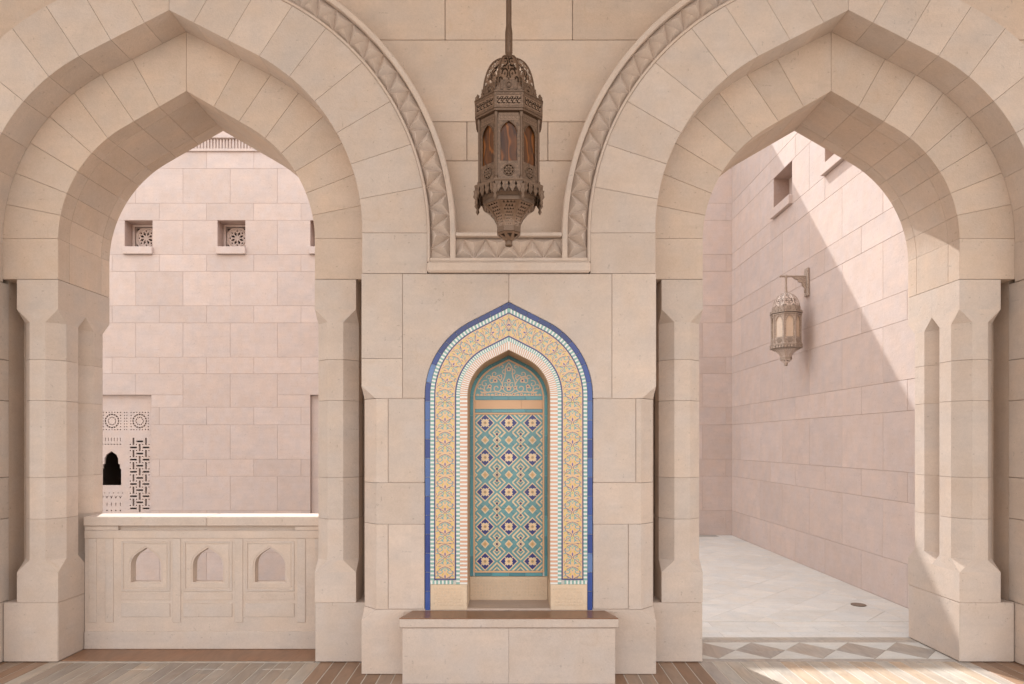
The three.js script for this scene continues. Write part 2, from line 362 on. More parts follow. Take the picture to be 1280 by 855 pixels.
function screenBay(root, a, b, flip) {                        // carved stone screen with an arched opening, 2 m tall
  const w = part('screen_window', root), y0 = 0.28, y1 = 2.345, holes = [];
  const E = b, X = (d) => flip ? a + d : b - d;              // distance from the edge next to the wall between the bays
  const H = (poly) => holes.push(flip ? poly.slice().reverse() : poly);
  const P = (d, y, wd, h) => H(rect(X(d), y, wd, h));
  // two pierced squares with rings
  for (const d of [0.225, 0.69]) {
    for (let k = 0; k < 16; k++) { const t = k * PI / 8, c = X(d), q = (r, s) => [c + r * Math.cos(t + s), 1.91 + r * Math.sin(t + s)]; holes.push([q(0.100, -0.15), q(0.124, -0.15), q(0.124, 0.15), q(0.100, 0.15)]); }
    for (let k = 0; k < 12; k++) { const t = k * PI / 6; holes.push(disc(X(d) + 0.062 * Math.cos(t), 1.91 + 0.062 * Math.sin(t), 0.012, 6)); }
    for (let i = -3; i <= 3; i++) for (let j = -3; j <= 3; j++) if (Math.hypot(i, j) > 3.3) holes.push(disc(X(d) + i * 0.048, 1.91 + j * 0.048, 0.012, 5));
    for (let i = -3; i <= 3; i++) for (const j of [-3, 3]) if (Math.hypot(i, j) <= 3.3) holes.push(disc(X(d) + i * 0.048, 1.91 + j * 0.049, 0.011, 5), disc(X(d) + j * 0.049, 1.91 + i * 0.048, 0.011, 5));
  }
  for (let i = 0; i < 2; i++) for (let j = 0; j < 7; j++) holes.push(disc(X(0.44 + i * 0.04), 1.765 + j * 0.048, 0.011, 5));
  // woven lattice
  for (let r = 0; r < 12; r++) {
    const y = 0.44 + r * 0.1025;
    for (const [d, odd] of [[0.12, 0], [0.225, 1], [0.33, 0]]) if (r % 2 === odd) P(d, y, 0.115, 0.028); else P(d, y, 0.03, 0.12);
    if (r < 11) for (const d of [0.068, 0.172, 0.278, 0.382]) holes.push(disc(X(d), y + 0.051, 0.012, 5));
  }
  // opening with a lobed head, and small piercings over and under it
  const oc = X(0.70), oy = 0.83, op = [[-0.165, oy], [0.165, oy], [0.165, oy + 0.27], [0.145, oy + 0.285], [0.145, oy + 0.35], [0.118, oy + 0.36], [0.115, oy + 0.45], [0.085, oy + 0.515], [0.04, oy + 0.545], [0, oy + 0.575], [-0.04, oy + 0.545], [-0.085, oy + 0.515], [-0.115, oy + 0.45], [-0.118, oy + 0.36], [-0.145, oy + 0.35], [-0.145, oy + 0.285], [-0.165, oy + 0.27]].map(([x, y]) => [oc + x, y]);
  holes.push(op);
  for (let i = -3; i <= 3; i++) { P(0.70 - i * 0.05, 1.52, 0.03, 0.014); P(0.70 - i * 0.05, 1.6, 0.01, 0.06); }
  for (let i = -2; i <= 2; i++) { const c = X(0.70 - i * 0.075); holes.push([[c - 0.028, 0.66], [c, 0.60], [c + 0.028, 0.66], [c, 0.635]]); P(0.70 - i * 0.075, 0.51, 0.012, 0.055); holes.push(disc(c, 0.405, 0.014, 5), disc(c + 0.037, 0.70, 0.01, 5)); }
  mesh('pierced_screen', slabGeo([[a + 0.003, y0], [b - 0.003, y0], [b - 0.003, y1 - 0.003], [a + 0.003, y1 - 0.003]], -0.055, -0.095, 0, holes), PINK[5], w);
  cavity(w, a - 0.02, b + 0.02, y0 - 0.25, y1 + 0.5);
}
{
  const e = thing('courtyard_wall', 'pink sandstone wall with carved screen windows, seen beyond the parapet', 'wall');
  e.position.set(0, 0, -6.75);
  const small = []; for (let k = -2; k <= 2; k++) small.push([-4.64 + k * 1.553 - 0.232, -4.64 + k * 1.553 + 0.232, 4.69, 5.265]);
  const bays = [[-7.04, -5.98, 0.28, 2.345], [-3.32, -2.26, 0.28, 2.345]];
  masonry(e, -12, 4.03, -4.66, 0.79, [...small, ...bays]);
  for (const o of small) smallWindow(e, o[0], o[1]);
  screenBay(e, -7.04, -5.98, false); screenBay(e, -3.32, -2.26, false);
}
{
  const e = thing('courtyard_wall', 'tall pink stone side wall with the wall lantern and two deep windows', 'wall');
  e.position.set(3.73, 0, 0); e.rotation.y = -PI / 2;
  const wins = [[-4.98, -4.36], [-3.44, -2.82], [-1.90, -1.28]].map(([a, b]) => [a, b, 4.69, 5.265]);
  masonry(e, -6.749, -0.854, -2.21, 0.82, wins);
  for (const o of wins) smallWindow(e, o[0], o[1]);
}

// ---------------------------------------------------------------- the arcade
{ // masonry behind the facing
  const c = structure('arcade_core');
  const foot = (ax) => { const h = R1.off(-0.01, 2.69).outline(30).map(([x, y]) => [x + ax, y]); return [[ax + 1.30, -0.02], ...h, [ax - 1.30, -0.02]].reverse(); };
  mesh('core', slabGeo([[-6.5, -0.02], ...foot(-AX), ...foot(AX), [6.5, -0.02], [6.5, 6.2], [-6.5, 6.2]], -0.31, -0.846, 0), coreStone, c);
  for (const s of sgn) for (const q of sgn) {                  // closes the slot between each jamb pier and the wall
    const xa = s * AX + q * 1.20, xb = s * AX + q * 1.31;
    box('slot_back', c, Math.min(xa, xb), Math.max(xa, xb), 0, 2.699, -0.83, -0.46, coreStone, 0);
  }
}
function ring(root, name, inner, outer, ins, outs, z0, z1, ax, mats) {  // one order of voussoirs
  const g = part(name, root);
  const li = [0, ...ins.map(([x, y]) => inner.near(x, y)).reverse(), inner.len], lo = [0, ...outs.map(([x, y]) => outer.near(x, y)).reverse(), outer.len];
  for (let k = 0; k + 1 < li.length; k++) {
    const gi = 0.0008;
    const poly = [...outer.run(lo[k] + (k ? gi : 0), lo[k + 1] - gi, 7), ...inner.run(li[k] + (k ? gi : 0), li[k + 1] - gi, 7).reverse()];
    for (const s of sgn) {
      const p = poly.map(([x, y]) => [ax + s * x, y]); if (s > 0) p.reverse();
      mesh('voussoir', slabGeo(p, z0, z1, 0.002), pick(mats), g);
    }
  }
}
const J2i = [[0.202, 3.93], [0.374, 3.818], [0.558, 3.699], [0.664, 3.584], [0.759, 3.452], [0.854, 3.308], [0.89, 3.15], [0.904, 2.987]];
const J2o = [[0.386, 4.256], [0.599, 4.144], [0.789, 4.007], [0.967, 3.847], [1.115, 3.669], [1.2157, 3.452], [1.275, 3.227], [1.29, 2.984]];
const J1i = [[0.16, 4.349], [0.39, 4.24], [0.59, 4.11], [0.79, 3.98], [0.97, 3.83], [1.128, 3.625], [1.241, 3.418], [1.287, 3.18], [1.29, 2.951]];
const J1o = [[0.36, 4.70], [0.59, 4.58], [0.82, 4.46], [1.04, 4.305], [1.28, 4.08], [1.46, 3.82], [1.60, 3.535], [1.69, 3.256], [1.7246, 2.951]];
for (const [ax, label] of [[-AX, 'pointed stone arch over the pierced parapet'], [AX, 'pointed stone arch over the open way to the courtyard']]) {
  const a = thing('pointed_arch', label, 'arch', 'arches of the arcade');
  ring(a, 'outer_order', R1, RO, J1i, J1o, 0, -0.2405, ax, HALL);
  const R1b = new Arch(1.298, 2.97, 1.334, D27, 2.70);
  ring(a, 'inner_order', R2, R1b, J2i, J2o, -0.2413, -0.3645, ax, WARM_BOUNCE);
  ring(a, 'soffit_order', R2, R1b, J2i, J2o, -0.366, -0.7415, ax, WARM_BOUNCE);
  ring(a, 'rear_order', R2, R1b, J2i, J2o, -0.743, -0.853, ax, WARM_BOUNCE);
}
// jamb piers: two coupled chamfered shafts on a square base
const PY = [0, 0.423, 1.01, 1.302, 1.845, 2.134, 2.698];
function jambPier(s, q, label) {                               // s: which arch, q: +1 jamb farther from the niche
  const p = thing('jamb_pier', label, 'pier', 'jamb piers of the arches');
  const xi = 0.904, xo = 1.194, zf = -0.242, zb = -0.852, zm = -0.553, X = (h) => s * AX + q * h;
  const outline = (c, e = 0) => {                              // c: chamfer, e: inset
    const a = xi + e, b = xo - e, f = zf - e, r = zb + e, k = Math.max(c, 0.0006);
    return [[a, f - k], [a + k, f], [b - k, f], [b, f - k], [b, zm + k], [b - k, zm], [b, zm - k], [b, r + k], [b - k, r], [a + k, r], [a, r + k], [a, zm - k], [a + k, zm], [a, zm + k]]
      .map(([x, z]) => [X(x), z]);
  };
  const orient = (poly) => { let A = 0; poly.forEach((v, i) => { const w = poly[(i + 1) % poly.length]; A += v[0] * w[1] - w[0] * v[1]; }); return A > 0 ? poly.slice().reverse() : poly; };
  const ch = (y) => Math.max(0, Math.min(0.09, (y - 0.635) * 1.06, (2.487 - y) * 1.0));
  const L = (y, e) => ({ y, poly: orient(outline(ch(y), e)) });
  mesh('core', loftGeo([0.005, 0.635, 0.72, 2.397, 2.487, 2.69].map((y) => L(y, 0.005))), mortar, p);
  // base block runs on to the wall
  const xa = X(xi), xb = X(1.293); block('base_block', p, Math.min(xa, xb), Math.max(xa, xb), 0.002, PY[1], zb, zf, pick(HALL), 0.006);
  for (let k = 1; k + 1 < PY.length; k++) {
    const a = PY[k] + G, b = PY[k + 1] - G, ys = [a, ...[0.635, 0.72, 2.397, 2.487].filter((y) => y > a && y < b), b];
    mesh('pier_block', loftGeo(ys.map((y) => L(y, 0))), pick(HALL), p);
  }
}
jambPier(-1, 1, 'chamfered stone pier at the end of the parapet away from the tiled niche');
jambPier(-1, -1, 'chamfered stone pier between the parapet and the tiled niche');
jambPier(1, -1, 'chamfered stone pier between the tiled niche and the open archway');
jambPier(1, 1, 'sunlit chamfered pier of the open archway beside the lantern wall');

// outer piers of the facing, beyond each arch
for (const s of sgn) {
  const p = thing('outer_pier', s > 0 ? 'brown shaded stone return beside the sunlit chamfered pier' : 'brown shaded stone return beside the pier at the end of the parapet', 'pier');
  for (let k = 0; k + 1 < PY.length; k++) {
    const y1 = k + 2 < PY.length ? PY[k + 1] : 2.68;
    for (const [a, b] of k % 2 ? [[1.297, 1.9], [1.9, 2.9]] : [[1.297, 2.35], [2.35, 2.9]]) { const xa = s * (AX + a), xb = s * (AX + b); block('stone_block', p, Math.min(xa, xb), Math.max(xa, xb), PY[k] + (k ? 0 : 0.002), y1, -0.309, 0, pick(HALL), 0.004); }
  }
  // plain wall above, set back behind the arch ring
  const rows = [2.68, 2.95, 3.495, 3.765, 4.33, 4.9];
  for (let k = 0; k + 1 < rows.length; k++) {
    const lo = R1.off(-0.1), hwIn = Math.max(0.25, hwAt(lo, rows[k]));
    const xa = s * (AX + hwIn), xb = s * (AX + 3.2), xm = s * (AX + 2.2 + (k % 2) * 0.4);
    block('wall_block', p, Math.min(xa, xm), Math.max(xa, xm), rows[k], rows[k + 1], -0.252, -0.15, pick(WARM_BOUNCE));
    block('wall_block', p, Math.min(xm, xb), Math.max(xm, xb), rows[k], rows[k + 1], -0.252, -0.15, pick(WARM_BOUNCE));
  }
}
function hwAt(arch, y) { if (y <= arch.yc) return arch.hw; if (y >= arch.apex) return 0; if (y <= arch.ty) return arch.hw - arch.r + Math.sqrt(Math.max(0, arch.r ** 2 - (y - arch.yc) ** 2)); return (arch.apex - y) / Math.tan(arch.a); }

// ---------------------------------------------------------------- wall between the arches with its carved band
{
  const w = thing('spandrel_wall', 'recessed stone wall between the arches, edged by a carved band, behind the hanging lantern', 'wall');
  const rows = [[2.68, 3.495, [-0.05]], [3.495, 3.765, [-0.29, 0.27]], [3.765, 4.33, []], [4.33, 4.9, [-0.44, 0.44]]];
  for (const [a, b, js] of rows) {
    const lim = AX - Math.max(0.3, hwAt(R1.off(-0.1), a)), xs = [-lim, ...(a === 2.68 ? [] : js), lim];
    for (let i = 0; i + 1 < xs.length; i++) block('wall_block', w, xs[i], xs[i + 1], a, b, -0.252, -0.15, pick(WARM_BOUNCE));
  }
  for (let k = 0; k < 3; k++) { const a = 4.9 + k * 0.433; for (let x = -6.5 + (k % 2) * 0.5; x < 6.5; x += 1.0) block('wall_block', w, Math.max(-6.5, x), Math.min(6.5, x + 1), a, a + 0.433, -0.252, -0.15, pick(WARM_BOUNCE)); }
  // moulded sill block over the niche pier
  box('sill_block', w, -0.5435, 0.5435, 2.6815, 2.7545, -0.14, 0.03, HALL[6], 0.012);
  // carved band: fillets and a zigzag of hollowed and raised triangles
  const band = part('carved_band', w);
  const bm = HALL[6], half = (s) => {
    const yb = 2.755, lenOf = (A) => A.len, A = (d) => RM.off(d, yb);      // d from the outer edge inwards, 0 .. 0.19
    const strip = (d0, d1, zf, zk, n = 48) => {
      const o = A(d0), i = A(d1), po = o.run(0, o.len, n), pi = i.run(0, i.len, n);
      const poly = [...po, ...pi.reverse()].map(([x, y]) => [s * (AX - x), y]).filter((p) => p[1] < 6); if (s < 0) poly.reverse();
      return slabGeo(poly, zf, zk, 0.006);
    };
    mesh('outer_fillet', strip(0, 0.036, 0.012, -0.149), bm, band);
    mesh('inner_fillet', strip(0.171, 0.1885, 0.012, -0.149), bm, band);
    mesh('band_ground', strip(0.035, 0.172, -0.040, -0.149), bm, band);
    // zigzag
    const o = A(0.037), i = A(0.170), step = 0.074, P = [];
    for (let k = 0, l = 0.03; l < o.len - 0.05; k++, l += step) { const c = k % 2 ? i : o, t = l / o.len; P.push(c.at(c.len * t)); }
    for (let k = 0; k + 2 < P.length; k++) tri3(P[k], P[k + 1], P[k + 2], k % 2, s, s * AX, -s);
  };
  const tri3 = (a, b, c, up, s, ox, sx) => {
    const pts = [a, b, c].map(([x, y]) => [ox + sx * x, y]);
    // low pyramid on a triangular foot
    const m = [(pts[0][0] + pts[1][0] + pts[2][0]) / 3, (pts[0][1] + pts[1][1] + pts[2][1]) / 3], zr = -0.038, zp = up ? 0.028 : 0.010, pos = [], uv = [];
    const flip = (pts[1][0] - pts[0][0]) * (pts[2][1] - pts[0][1]) - (pts[1][1] - pts[0][1]) * (pts[2][0] - pts[0][0]) < 0;
    const put = (...vs) => { for (const v of flip ? vs.slice().reverse() : vs) { pos.push(...v); uv.push(v[0], v[1]); } };
    for (let k = 0; k < 3; k++) { const g = [...pts[k], zr], h = [...pts[(k + 1) % 3], zr], G2 = [g[0], g[1], -0.06], H2 = [h[0], h[1], -0.06]; put(g, h, [...m, zp]); put(g, G2, h); put(h, G2, H2); }
    mesh('carved_triangle', build(pos, uv), bm, band);
  };
  half(1); half(-1);
  // level run under the lantern
  const xr = AX - RM.hw;                                       // 0.355
  box('outer_fillet', band, -xr + 0.001, xr - 0.001, 2.925, 2.952, -0.149, 0.013, bm, 0.006);
  box('inner_fillet', band, -xr - 0.17, xr + 0.17, 2.756, 2.782, -0.149, 0.014, bm, 0.006);
  box('band_ground', band, -xr - 0.034, xr + 0.034, 2.783, 2.924, -0.149, -0.040, bm, 0.002);
  const P = []; for (let k = 0; k <= 10; k++) P.push([-0.385 + k * 0.077, k % 2 ? 2.92 : 2.788]);
  for (let k = 0; k + 2 < P.length; k++) tri3(P[k], P[k + 1], P[k + 2], k % 2, 1, 0, 1);
}

// ---------------------------------------------------------------- central pier with the tiled niche
const NI = new Arch(0.558, 1.86, 0.557, D27, 0.427);            // outer edge of the tile border
{
  const p = thing('central_pier', 'broad stone pier holding the tiled niche between the two arches', 'pier');
  const HWP = 0.984, ys = [0.002, 0.434, 1.004, 1.28, 1.844, 2.678];
  const ch = (y) => Math.max(0.0006, Math.min(0.1, (y - 0.36) * 1.3, (1.924 - y) * 1.2));
  const edge = (s, xIn, a, b) => {                              // block at an outer corner, chamfered
    const L = (y) => { const c = ch(y), q = [[xIn, 0], [HWP - c, 0], [HWP, -c], [HWP, -0.305], [xIn, -0.305]].map(([x, z]) => [s * x, z]); return { y, poly: s > 0 ? q : q.reverse() }; };
    const lv = [a + G, ...[0.36, 0.437, 1.841, 1.924].filter((y) => y > a + G && y < b - G), b - G];
    mesh('stone_block', loftGeo(lv.map(L)), pick(HALL), p);
  };
  for (const s of sgn) {
    edge(s, 0.0025, ys[0], ys[1]);
    const j1 = s < 0 ? 0.807 : 0.80;
    edge(s, j1 + G, ys[1], ys[2]);
    const B = (x0, x1, a, b) => block('stone_block', p, s > 0 ? x0 : -x1, s > 0 ? x1 : -x0, a, b, -0.24, 0, pick(HALL));
    B(0.561, j1, ys[1], ys[2]);
    edge(s, 0.563, ys[2], ys[3]);
    const j2 = s < 0 ? 0.807 : 0.85;
    edge(s, j2 + G, ys[3], ys[4]); B(0.561, j2, ys[3], ys[4]);
    const j3 = s < 0 ? 0.711 : 0.69;
    if (s < 0) { edge(s, j3 + G, ys[4], 2.11); edge(s, j3 + G, 2.11, ys[5]); } else edge(s, j3 + G, ys[4], ys[5]);
    const N = NI.off(-0.003), l0 = N.near(N.hw, ys[4] + G);
    const poly = [...N.run(l0, N.len, 24).map(([x, y]) => [Math.max(0.0022, x), y]), [0.0022, ys[5] - G], [j3 - G, ys[5] - G], [j3 - G, ys[4] + G]].map(([x, y]) => [s * x, y]);
    mesh('stone_block', slabGeo(s > 0 ? poly.reverse() : poly, 0, -0.24, 0.003), pick(HALL), p);
  }
  const N = NI.off(-0.012, 0.44).outline(30).map(([x, y]) => [x, y]);
  mesh('core', slabGeo([[-0.86, 0.01], [0.86, 0.01], [0.86, 2.67], [-0.86, 2.67]], -0.006, -0.235, 0, [N]), mortar, p);
}

// ---------------------------------------------------------------- tiled niche
function canvasTex(w, h, draw, srgb = true) {
  const c = document.createElement('canvas'); c.width = w; c.height = h; draw(c.getContext('2d'), w, h);
  const t = new THREE.CanvasTexture(c); if (srgb) t.colorSpace = THREE.SRGBColorSpace;
  t.wrapS = t.wrapT = THREE.RepeatWrapping; t.magFilter = THREE.LinearFilter; return t;
}
const glaze = (col, rough = 0.22, extra = {}) => new THREE.MeshPhysicalMaterial({ color: col, roughness: rough, clearcoat: 0.6, clearcoatRoughness: 0.12, ...extra });
const TEAL = '#4f8f97', PEACH = '#dcae84', NAVY = '#20225f', GOLD = '#c79a5c', WHITE = '#dcd8cf', ROSE = '#cf9d80', COBALT = '#27407f', SAGE = '#7ea69b';
// tile strip following an arch outline between two offsets; v runs along it
function stripGeo(arch, d0, d1, l0, l1, s, zf, zk, n, vScale = 1, ref = 0) {
  const A = arch.off(d0), B = arch.off(d1), L = arch.off(ref).len, pos = [], uv = [];
  const Rf = arch.off(ref), P = (C, l) => { const m = l < Rf.l1 ? l / Rf.l1 * C.l1 : l < Rf.l1 + Rf.l2 ? C.l1 + (l - Rf.l1) / Rf.l2 * C.l2 : C.l1 + C.l2 + (l - Rf.l1 - Rf.l2) / Rf.l3 * C.l3, p = C.at(m); return [s * p[0], p[1]]; };
  const quad = (a, b, c, d, ua) => { for (const t of s > 0 ? [0, 1, 2, 0, 2, 3] : [0, 2, 1, 0, 3, 2]) { pos.push(...[a, b, c, d][t]); uv.push(...ua[t]); } };
  for (let i = 0; i < n; i++) {
    const la = l0 + (l1 - l0) * i / n, lb = l0 + (l1 - l0) * (i + 1) / n, a = P(A, la), b = P(A, lb), c = P(B, lb), d = P(B, la);
    quad([...a, zf], [...b, zf], [...c, zf], [...d, zf], [[0, la * vScale], [0, lb * vScale], [1, lb * vScale], [1, la * vScale]]);
    quad([...b, zf], [...a, zf], [...a, zk], [...b, zk], [[0, 0], [0, 0], [0, 0], [0, 0]]);
    quad([...d, zf], [...c, zf], [...c, zk], [...d, zk], [[1, 0], [1, 0], [1, 0], [1, 0]]);
    if (!i) quad([...a, zf], [...d, zf], [...d, zk], [...a, zk], [[0, la * vScale], [1, la * vScale], [1, la * vScale], [0, la * vScale]]);
    if (i === n - 1) quad([...c, zf], [...b, zf], [...b, zk], [...c, zk], [[1, lb * vScale], [0, lb * vScale], [0, lb * vScale], [1, lb * vScale]]);
  }
  return build(pos, uv);
}
const ZP = -0.28;                                               // face of the inner panel
{
  const n = thing('tiled_niche', 'pointed wall niche of blue, turquoise and ochre patterned tiles above the stone bench', 'niche');
  const bedMat = stone(0.78, 0.72, 0.64);
  // bed behind the border, with the recess left open
  const inn = NI.off(0.28, 0.44);
  const bedOut = NI.off(0.002, 0.43).outline(30), bedIn = inn.outline(24);
  mesh('tile_bed', slabGeo([...bedOut, ...bedIn.slice().reverse()], -0.004, -0.236, 0), bedMat, n);
  // cobalt border, tile by tile; side tiles paler, reflection put into their colour
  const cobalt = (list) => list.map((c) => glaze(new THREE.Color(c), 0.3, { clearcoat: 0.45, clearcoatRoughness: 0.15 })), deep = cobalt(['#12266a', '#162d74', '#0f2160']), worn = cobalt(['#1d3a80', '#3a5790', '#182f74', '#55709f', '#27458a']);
  for (const s of sgn) {
    const L = NI.len; let l = 0.002;
    while (l < L - 0.01) {
      const st = l < NI.l1 + 0.1 ? 0.127 : 0.089; let l1 = Math.min(L, l + st); if (L - l1 < 0.04) l1 = L;
      const up = rr(0.003, 0.006);
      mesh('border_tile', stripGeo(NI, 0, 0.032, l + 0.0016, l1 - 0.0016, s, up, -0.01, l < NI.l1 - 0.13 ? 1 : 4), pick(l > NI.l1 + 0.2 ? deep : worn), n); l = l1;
    }
  }
  // small two-coloured chequers and the ribbed inner edge, too fine to count
  const y0 = 0.603;
  const mats = { w: glaze(new THREE.Color(WHITE), 0.4), g: glaze(new THREE.Color(SAGE), 0.4), r: glaze(new THREE.Color(ROSE), 0.45), v: glaze(new THREE.Color('#39396f'), 0.35) };
  const chequer = (name, d0, d1, ma, mb, ph) => {
    const A = NI, L = A.len, base = y0 - A.y0, N = Math.round((L - base) / 0.0132), step = (L - base) / N, ga = [], gb = [];
    for (const s of sgn) for (let k = 0; k < N; k++) ((k + ph) % 2 ? ga : gb).push(stripGeo(A, d0, d1, base + k * step + 0.0004, base + (k + 1) * step - 0.0004, s, 0.004, -0.008, 1));
    for (const [g, m] of [[ga, ma], [gb, mb]]) { const q = mesh(name, mergeGeometries(g), m, n); q.userData.kind = 'stuff'; }
  };
  chequer('chequer_tiles', 0.0345, 0.059, mats.w, mats.g, 0);
  chequer('chequer_tiles', 0.207, 0.231, mats.w, mats.g, 0);
  chequer('ribbed_edge_tiles', 0.2315, 0.281, mats.w, mats.r, 1);
  for (const s of sgn) { // row closing the foot of each border, and the violet lines
    for (let k = 0; k < 12; k++) box('foot_tile', n, s > 0 ? 0.372 + k * 0.0125 : -0.384 - k * 0.0125, s > 0 ? 0.384 + k * 0.0125 : -0.372 - k * 0.0125, 0.603, 0.628, -0.008, 0.0045, k % 2 ? mats.w : mats.g, 0.0006);
    for (const [d0, d1] of [[0.060, 0.0665], [0.198, 0.2055]]) mesh('violet_line', stripGeo(NI, d0, d1, 0.632 - 0.427, NI.len, s, 0.0035, -0.008, 40), mats.v, n);
    box('violet_line', n, s > 0 ? 0.36 : -0.491, s > 0 ? 0.491 : -0.36, 0.632, 0.6395, -0.008, 0.0036, mats.v, 0.0006);
  }
  // scrolling floral border tiles
  const flora = canvasTex(256, 384, (g, W, H) => {
    g.fillStyle = '#d3ad84'; g.fillRect(0, 0, W, H);
    const mir = (f) => { for (const s of [1, -1]) { g.save(); g.translate(W / 2, 0); g.scale(s, 1); f(); g.restore(); } };
    const curl = (x, y, r, a0, a1, w, col) => { g.strokeStyle = col; g.lineWidth = w; g.beginPath(); for (let i = 0; i <= 24; i++) { const t = a0 + (a1 - a0) * i / 24, q = r * (1 - 0.55 * i / 24); const X = x + q * Math.cos(t), Y = y + q * Math.sin(t); i ? g.lineTo(X, Y) : g.moveTo(X, Y); } g.stroke(); };
    const leaf = (x, y, l, w, a, col) => { g.save(); g.translate(x, y); g.rotate(a); g.fillStyle = col; g.beginPath(); g.moveTo(-l, 0); g.quadraticCurveTo(0, -w, l, 0); g.quadraticCurveTo(0, w, -l, 0); g.fill(); g.restore(); };
    g.lineCap = 'round';
    for (const dy of [-H, 0, H]) { g.save(); g.translate(0, dy);
      mir(() => {
        g.strokeStyle = '#4c4a78'; g.lineWidth = 8; g.beginPath(); g.moveTo(0, 20); g.bezierCurveTo(70, 40, 110, 90, 95, 150); g.bezierCurveTo(85, 200, 20, 190, 8, 250); g.stroke();
        g.lineWidth = 7; g.strokeStyle = '#5a567f'; g.beginPath(); g.moveTo(8, 250); g.bezierCurveTo(30, 310, 100, 300, 112, 384); g.stroke();
        curl(66, 100, 44, 0, 5.2, 12, '#6a9c9c'); curl(60, 300, 48, 1, 6.4, 12, '#6d9f9b'); curl(92, 216, 30, 2, 7, 10, '#c7ad52'); curl(96, 30, 24, 1, 6, 9, '#c9b056');
        leaf(36, 60, 32, 20, 0.7, '#6a9a9a'); leaf(92, 66, 28, 18, -0.9, '#d4b858'); leaf(30, 150, 30, 19, 1.2, '#cbaa50'); leaf(102, 176, 26, 17, 0.3, '#6a999b');
        leaf(48, 232, 30, 20, -0.6, '#6a9c9c'); leaf(98, 272, 28, 18, 0.8, '#d4b95c'); leaf(34, 340, 32, 19, -1.1, '#68989b'); leaf(88, 352, 26, 17, 0.4, '#cda94f');
        leaf(112, 120, 22, 13, 1.5, '#b27f74'); leaf(112, 312, 22, 13, 1.5, '#b27f74');
        leaf(70, 10, 22, 12, 0.2, '#5a5684'); leaf(62, 200, 20, 11, 2.4, '#5a5684');
      });
      leaf(W / 2, 60, 40, 22, PI / 2, '#5f9a9f'); leaf(W / 2, 60, 22, 10, PI / 2, '#e2c878'); leaf(W / 2, 190, 34, 18, PI / 2, '#55508a'); leaf(W / 2, 290, 40, 24, PI / 2, '#d7bb54'); leaf(W / 2, 292, 20, 10, PI / 2, '#5f9a9f');
      g.restore(); }
  });
  const floral = glaze(0xffffff, 0.35, { map: flora, clearcoat: 0.35 });
  for (const s of sgn) {
    const base = 0.6405 - NI.y0, N = 9, st = (NI.len - base) / N;
    for (let k = 0; k < N; k++) mesh('floral_tile', stripGeo(NI, 0.0675, 0.197, base + k * st + 0.0008, base + (k + 1) * st - 0.0008, s, 0.003, -0.008, 8, 1 / 0.15), floral, n);
  }
  // cream carved stone at the foot and under the panel
  const cream = stone(0.80, 0.60, 0.42, 0.6);
  const carved = (x0, x1, y0, y1, z0, z1) => {
    box('foot_panel', n, x0, x1, y0, y1, z0, z1, cream, 0.003);
    const g = [], st = 0.021; for (let x = x0 + 0.03; x < x1 - 0.03; x += st) for (let y = y0 + 0.03; y < y1 - 0.03; y += st) g.push(blockGeo(x, x + 0.014, y, y + 0.014, z1 - 0.002, z1 + 0.0022, 0.0015));
    const q = mesh('foot_relief', mergeGeometries(g), cream, n); q.userData.kind = 'stuff';
  };
  for (const s of sgn) carved(s > 0 ? 0.279 : -0.524, s > 0 ? 0.524 : -0.279, 0.429, 0.6015, -0.2, 0.003);
  carved(-0.276, 0.276, 0.429, 0.598, -0.305, ZP + 0.004);
  // reveal of the recess
  const reveal = stone(0.60, 0.40, 0.25, 0.7);
  for (const s of sgn) mesh('reveal', stripGeo(NI.off(0, 0.6), 0.2795, 0.2835, 0, NI.off(0, 0.6).len, s, -0.001, ZP - 0.01, 40), reveal, n);
  for (const s of sgn) box('reveal_foot', n, s > 0 ? 0.2775 : -0.2815, s > 0 ? 0.2815 : -0.2775, 0.429, 0.5995, ZP - 0.01, -0.004, cream, 0.001);
  // inner panel
  mesh('panel_bed', slabGeo(NI.off(0.262, 0.6).outline(30), ZP - 0.006, -0.308, 0), bedMat, n);
  const PI_ = new Arch(0.2785, 1.86, 0.2775, D27, 0.601);
  const tealM = [glaze(new THREE.Color('#4b8a92'), 0.25), glaze(new THREE.Color('#53949b'), 0.25), glaze(new THREE.Color('#447f88'), 0.25)], peachM = glaze(new THREE.Color(PEACH), 0.45, { clearcoat: 0.25 });
  for (const s of sgn) {
    for (let k = 0, N = 12, st = (PI_.len) / N; k < N; k++) mesh('frame_tile', stripGeo(PI_, 0, 0.026, k * st + 0.0008, (k + 1) * st - 0.0008, s, ZP + rr(0.001, 0.003), ZP - 0.01, 5), pick(tealM), n);
    mesh('cream_line', stripGeo(PI_, 0.027, 0.038, 0.028, PI_.len, s, ZP + 0.002, ZP - 0.008, 40), peachM, n);
  }
  for (let k = 0; k < 4; k++) { const x = -0.24 + k * 0.12;
    for (const [a, b] of [[0.601, 0.625], [1.762, 1.786], [1.851, 1.879]]) box('frame_tile', n, x + 0.0006, x + 0.1194, a, b, ZP - 0.008, ZP + rr(0.001, 0.0025), pick(tealM), 0.001); }
  for (let k = 0; k < 2; k++) box('inscription_strip', n, k ? 0.092 : -0.2395, k ? 0.2395 : 0.091, 1.787, 1.850, ZP - 0.008, ZP + 0.002, peachM, 0.001);
  box('cream_line', n, -0.24, 0.24, 0.626, 0.638, ZP - 0.008, ZP + 0.002, peachM, 0.001);
  box('cream_line', n, -0.24, 0.24, 1.748, 1.7605, ZP - 0.008, ZP + 0.002, peachM, 0.001);
  // lattice of flowers and lozenges: print on 15 glazed tiles
  const X0 = -0.24, X1 = 0.24, Y0 = 0.639, Y1 = 1.747, K = 1700;
